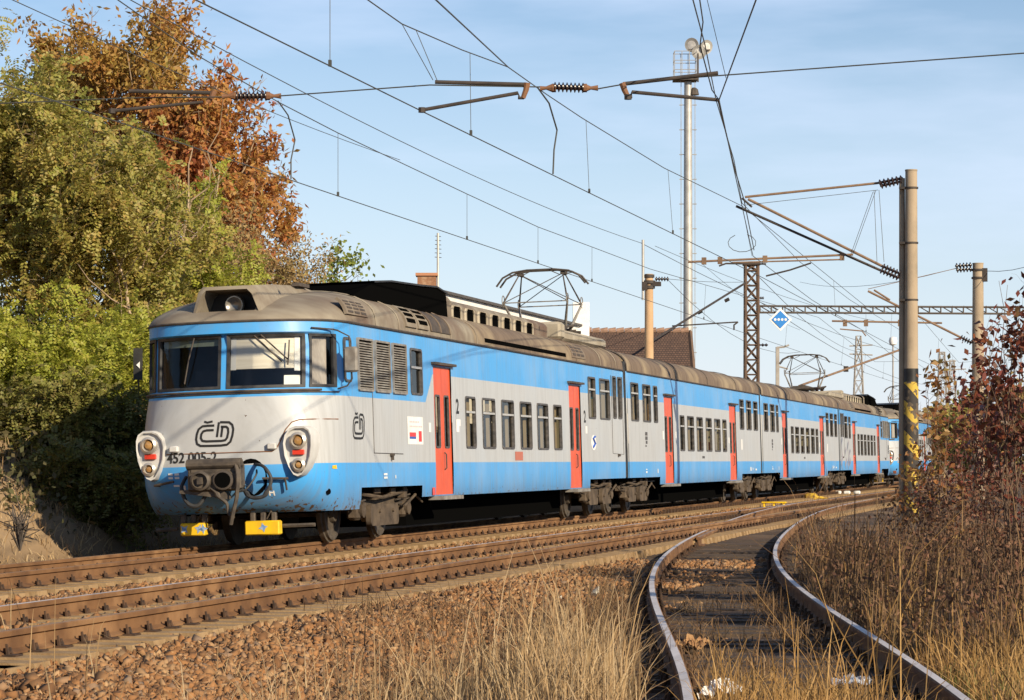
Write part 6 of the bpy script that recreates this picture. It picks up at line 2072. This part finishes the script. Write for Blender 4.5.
def blades(P, H, rng, wid=.006, lean=.25, curl=.3):
    n = len(P)
    a = rng.uniform(0, 2 * math.pi, n)
    dr = np.stack([np.cos(a), np.sin(a), np.zeros(n)], -1)
    b = rng.uniform(0, 2 * math.pi, n)
    sd_ = np.stack([np.cos(b), np.sin(b), np.zeros(n)], -1) * (wid * rng.uniform(.6, 1.4, n))[:, None]
    le = (H * np.abs(rng.normal(0, lean, n)))[:, None]
    up = np.array([0, 0, 1.0])
    p1 = P + up * (H * .45)[:, None] + dr * le * .3
    p2 = P + up * (H * .8)[:, None] + dr * le * .75
    p3 = P + up * (H * rng.uniform(.85, 1.05, n))[:, None] + dr * le * (1 + curl)
    V = np.stack([P - sd_, P + sd_, p1 - sd_ * .8, p1 + sd_ * .8, p2 - sd_ * .55, p2 + sd_ * .55, p3 - sd_ * .15, p3 + sd_ * .15], 1)
    o = (np.arange(n) * 8)[:, None]
    F_ = np.stack([np.concatenate([o + 0, o + 1, o + 3, o + 2], 1), np.concatenate([o + 2, o + 3, o + 5, o + 4], 1), np.concatenate([o + 4, o + 5, o + 7, o + 6], 1)], 1)
    return V.reshape(-1, 3), F_.reshape(-1, 4)
straw = mat('straw_blades', (.43, .30, .155), (.33, .21, .10), 1.2, rough=.85, trans=.2, island=[(.44, .30, .14), (.58, .44, .26), (.28, .175, .085), (.38, .24, .105), (.16, .095, .05), (.62, .50, .32), (.11, .066, .04)])
straw_o = mat('orange_straw_blades', (.42, .25, .085), (.34, .19, .065), 1.2, rough=.85, trans=.25, island=[(.44, .26, .085), (.50, .33, .14), (.32, .18, .06), (.36, .20, .06), (.22, .12, .045)])
brown_b = mat('brown_weed_blades', (.15, .085, .04), (.08, .046, .025), 1.2, rough=.9, trans=.1, island=[(.17, .095, .045), (.07, .04, .022), (.30, .185, .09), (.04, .025, .016), (.40, .26, .13), (.10, .056, .028)])
greenb = mat('green_grass_blades', (.14, .15, .035), (.20, .17, .05), 2, rough=.8, trans=.25, island=[(.13, .15, .03), (.22, .19, .06), (.28, .22, .09), (.10, .12, .025)])
def at_np(px, d):
    r_ = (px - 512) / F_PX * d
    return r_ * CS - d * SN, r_ * SN + d * CS
def tufts(rng, n_t, per, sampler, sp):
    tx, ty = sampler(rng, n_t)
    k = np.repeat(np.arange(n_t), per)
    x = tx[k] + rng.normal(0, sp, len(k)); y = ty[k] + rng.normal(0, sp, len(k))
    return np.stack([x, y, gz(x, y) - .02], -1), k
def grass(name, n_t, per, sampler, sp, h0, hs, m, seed, wid=.006, lean=.25, cond=None):
    rng = np.random.default_rng(seed)
    P, k = tufts(rng, n_t, per, sampler, sp)
    if cond is not None:
        ok = cond(P[:, 0], P[:, 1]); P, k = P[ok], k[ok]
    hh = (h0 * rng.lognormal(0, hs, n_t))[k] * rng.uniform(.45, 1.15, len(k))
    V, F_ = blades(P, hh, rng, wid, lean)
    return tag(link_mesh(name, np_mesh(name, V, F_), m), kind='stuff')
def railx(y): return np.polyval(pc, np.clip(y, 11, 84))
left_of = lambda x, y: x < railx(y) - .22
inside = lambda x, y: (x > railx(y) + .1) & (x < railx(y) + 1.36)
right_of = lambda x, y: x > railx(y) + 1.75
def smp(pxa, pxb, da, db, pw=1.0, pxp=1.0):
    return lambda rng, n: at_np(pxa + (pxb - pxa) * rng.uniform(0, 1, n) ** pxp, da + (db - da) * rng.uniform(0, 1, n) ** pw)
grass('dry_grass', 280, 9, smp(200, 640, 13.2, 19.5, 1.2, .55), .13, .26, .5, straw, 41, .0038, .55, left_of)
grass('dry_grass', 70, 30, smp(535, 612, 14.3, 18.0), .085, .52, .3, straw, 42, .0042, .26, left_of)
grass('dry_grass', 26, 22, smp(440, 540, 14.0, 17.5), .09, .46, .3, straw, 56, .0045, .28, left_of)
grass('dry_grass', 110, 9, smp(60, 420, 13.0, 16.0, 1.0, .7), .12, .24, .4, straw, 43, .0042, .45, left_of)
grass('dry_grass', 120, 9, smp(110, 470, 13, 15.6), .13, .30, .45, straw, 65, .0038, .5, left_of)
grass('dry_weeds', 330, 10, smp(330, 640, 17, 27, 1.0, .8), .15, .20, .4, brown_b, 44, .005, .5, left_of)
grass('dry_weeds', 30, 3, smp(0, 640, 14, 21), .1, .55, .3, straw, 45, .0038, .3, left_of)
grass('dry_grass', 130, 20, smp(700, 930, 13.2, 16.4), .09, .23, .5, straw_o, 46, .0042, .5, inside)
grass('dry_grass', 26, 20, smp(700, 800, 15, 18.5), .08, .20, .4, straw_o, 47, .0042, .45, inside)
along = lambda off, sp_: (lambda rng, n: (lambda yy: (np.polyval(pc, yy) + off + rng.normal(0, sp_, n), yy))(13 + 17 * rng.uniform(0, 1, n)))
grass('dry_weeds', 130, 9, along(-.38, .12), .07, .20, .4, brown_b, 61, .0045, .6)
grass('dry_weeds', 130, 9, along(1.92, .12), .07, .20, .4, brown_b, 62, .0045, .6)
grass('dry_weeds', 110, 8, along(.28, .1), .06, .12, .4, brown_b, 63, .004, .7)
grass('dry_weeds', 150, 9, along(1.2, .12), .06, .14, .4, brown_b, 64, .004, .7)
grass('dry_weeds', 120, 10, smp(690, 880, 17, 32), .1, .16, .4, brown_b, 48, .005, .5, inside)
grass('dry_grass', 190, 16, smp(800, 1060, 13.5, 20.5, 1.0, .8), .12, .28, .4, straw_o, 49, .0045, .42, right_of)
grass('dry_weeds', 480, 11, smp(790, 1120, 19, 52, .9), .22, .34, .45, brown_b, 50, .0055, .5, right_of)
grass('dry_weeds', 170, 7, smp(800, 1100, 22, 46, .9), .25, .75, .35, brown_b, 51, .0055, .28, right_of)
grass('dry_grass', 130, 6, smp(800, 1100, 20, 44, .9), .25, .48, .35, straw_o, 52, .0048, .35, right_of)
grass('green_grass', 120, 24, smp(935, 1080, 15.8, 19), .10, .11, .35, greenb, 53, .0045, .5, right_of)
# brown seed heads and crisp leaves hanging among the weeds
rng = np.random.default_rng(57)
wx, wy = smp(800, 1120, 20, 48, .9)(rng, 420)
kk = rng.integers(0, 420, 15000)
P = np.stack([wx[kk] + rng.normal(0, .2, 15000), wy[kk] + rng.normal(0, .2, 15000), np.zeros(15000)], -1)
P[:, 2] = gz(P[:, 0], P[:, 1]) + np.abs(rng.normal(.16, .22, 15000))
P = P[right_of(P[:, 0], P[:, 1])]
V, F_ = leaf_quads(P, .06 * rng.uniform(.5, 1.5, len(P)), .013 * rng.uniform(.6, 1.3, len(P)), rng)
tag(link_mesh('dry_weeds', np_mesh('dry_weeds', V, F_), lf_scrub), kind='stuff')
def bank_s(rng, n):
    return rng.uniform(-21, -14.7, n), rng.uniform(26, 52, n)
grass('dry_grass', 1500, 12, bank_s, .16, .16, .4, straw, 54, .009, .7)
def verge_s(rng, n):
    return rng.uniform(-9.95, -9.75, n), rng.uniform(24, 75, n)
grass('dry_weeds', 90, 6, verge_s, .1, .1, .4, brown_b, 55, .006, .5)

# red-leaved bushes at the right and the scrub that shades the siding
RB = 'red-leaved bushes right of the siding'
stem = mat('bush_stem', (.16, .105, .07), (.10, .065, .045), 5, rough=.9)
def bush(px, d, ytop, Rc, label, seed, nleaf, lo=.05, multi=7, L=.11, W=.03, xy=None, h=None, nl=34, leafm=lf_bush, name='red_bush', sub=.35):
    x, y = xy if xy else tp(px, d)
    hh = h or hgt(px, d, ytop)
    return tree(name, label, 'bush', x, y, hh, Rc, lo, stem, leafm, seed, nl=nl, nsub=7, nleaf=nleaf, L=L, W=W, spread=.14, multi=multi, group=RB, tr=.006, top_bias=.5, subL=sub)
bush(1016, 29.8, 244, .62, 'tall airy bush with glossy dark red leaves, the nearest of the bushes', 71, 900, L=.12, W=.03, nl=22, multi=7)
bush(990, 32.5, 318, .55, 'sparse dark red bush in front of the unstriped concrete pole', 72, 620, L=.11, W=.028, nl=26)
bush(945, 37, 335, .45, 'sparse orange-leaved bush just right of the striped pole', 73, 420, L=.12, W=.03, nl=22, multi=5, leafm=lf_orange)
bush(968, 40, 400, .85, 'loose reddish bush between the two concrete poles', 74, 950, L=.085, W=.024, leafm=lf_bush, nl=44)
bush(930, 41, 440, .6, 'loose orange-brown bush at the foot of the striped pole', 79, 600, L=.085, W=.024, leafm=lf_orange, nl=34)
bush(1024, 32, 405, .7, 'loose brownish-red bush below the tall glossy one', 75, 900, L=.08, W=.022, leafm=lf_bush, nl=44)
bush(985, 29, 470, .6, 'low brown scrubby bush in front of the reddish bushes', 77, 800, L=.06, W=.016, leafm=lf_scrub, nl=50)
bush(930, 33, 480, .6, 'small brown scrub bush left of the others, near the siding', 78, 900, L=.06, W=.016, leafm=lf_scrub, nl=44)
bush(1075, 28.5, 330, .6, 'red bush cut off by the right edge with only its outer twigs showing', 76, 600, L=.09, W=.024)
for i, (xx, yy, h_, r_) in enumerate(((.35, 22.5, 3.1, .85), (.55, 25.6, 3.7, 1.0), (1.0, 29.5, 4.5, 1.2), (.15, 19.4, 2.3, .75))):
    bush(0, 0, 0, r_, 'red-brown bush standing beyond the right edge that shades the siding', 80 + i, 3000, xy=(xx, yy), h=h_, name='red_bush', leafm=lf_scrub)
dead = Thing('dead_weed', 'small dark dead weed on the sunlit straw bank at the far left', 'weed', tuple(at(20, 552, 37)))
zq = at(20, 552, 37); rng = np.random.default_rng(5)
dm = MB()
for k in range(46):
    s_ = np.array(zq) + np.array([0, 0, .02])
    m_ = s_ + np.array([rng.normal(0, .05), rng.normal(0, .05), rng.uniform(.15, .45)])
    dm.tube([s_, m_, m_ + rng.normal(0, .12, 3) + np.array([0, 0, .1])], [.012, .009, .006], 4)
dead.part('stem', dm, M['iron'])
twm = MB()
for k in range(14):
    s_ = np.array(zq) + np.array([0, 0, .3])
    twm.tube([s_, s_ + rng.normal(0, .14, 3) + np.array([0, 0, .16])], .008, 4)
dead.part('twig', twm, M['iron'])
# the row of acacias goes on along the bank outside the left edge
for i, (xx, yy) in enumerate(((-23.5, 41), (-25.5, 35), (-24.5, 29))):
    copy_tree(TA.o, (xx, yy, float(gz(xx, yy))), 'acacia of the row that goes on along the bank beyond the left edge', LG, (0, 0, 1.3 * i + .8))
# far trees beyond the yard
for i, (px, d, yt, Rc) in enumerate(((955, 210, 412, 4.5), (1000, 190, 398, 5), (1045, 180, 392, 5), (925, 240, 418, 4))):
    x, y = tp(px, d)
    tree('distant_tree', ['distant yellowish tree behind the unstriped pole', 'distant olive tree near the right edge beyond the yard', 'distant tree cut by the right edge beyond the yard', 'distant low tree directly behind the striped pole'][i], 'tree', x, y, hgt(px, d, yt), Rc, .1, bark_d, lf_acacia if i % 2 else lf_dry, 90 + i, nl=20, nsub=6, nleaf=5200, L=.5, W=.16, spread=.6, group='distant trees beyond the yard')
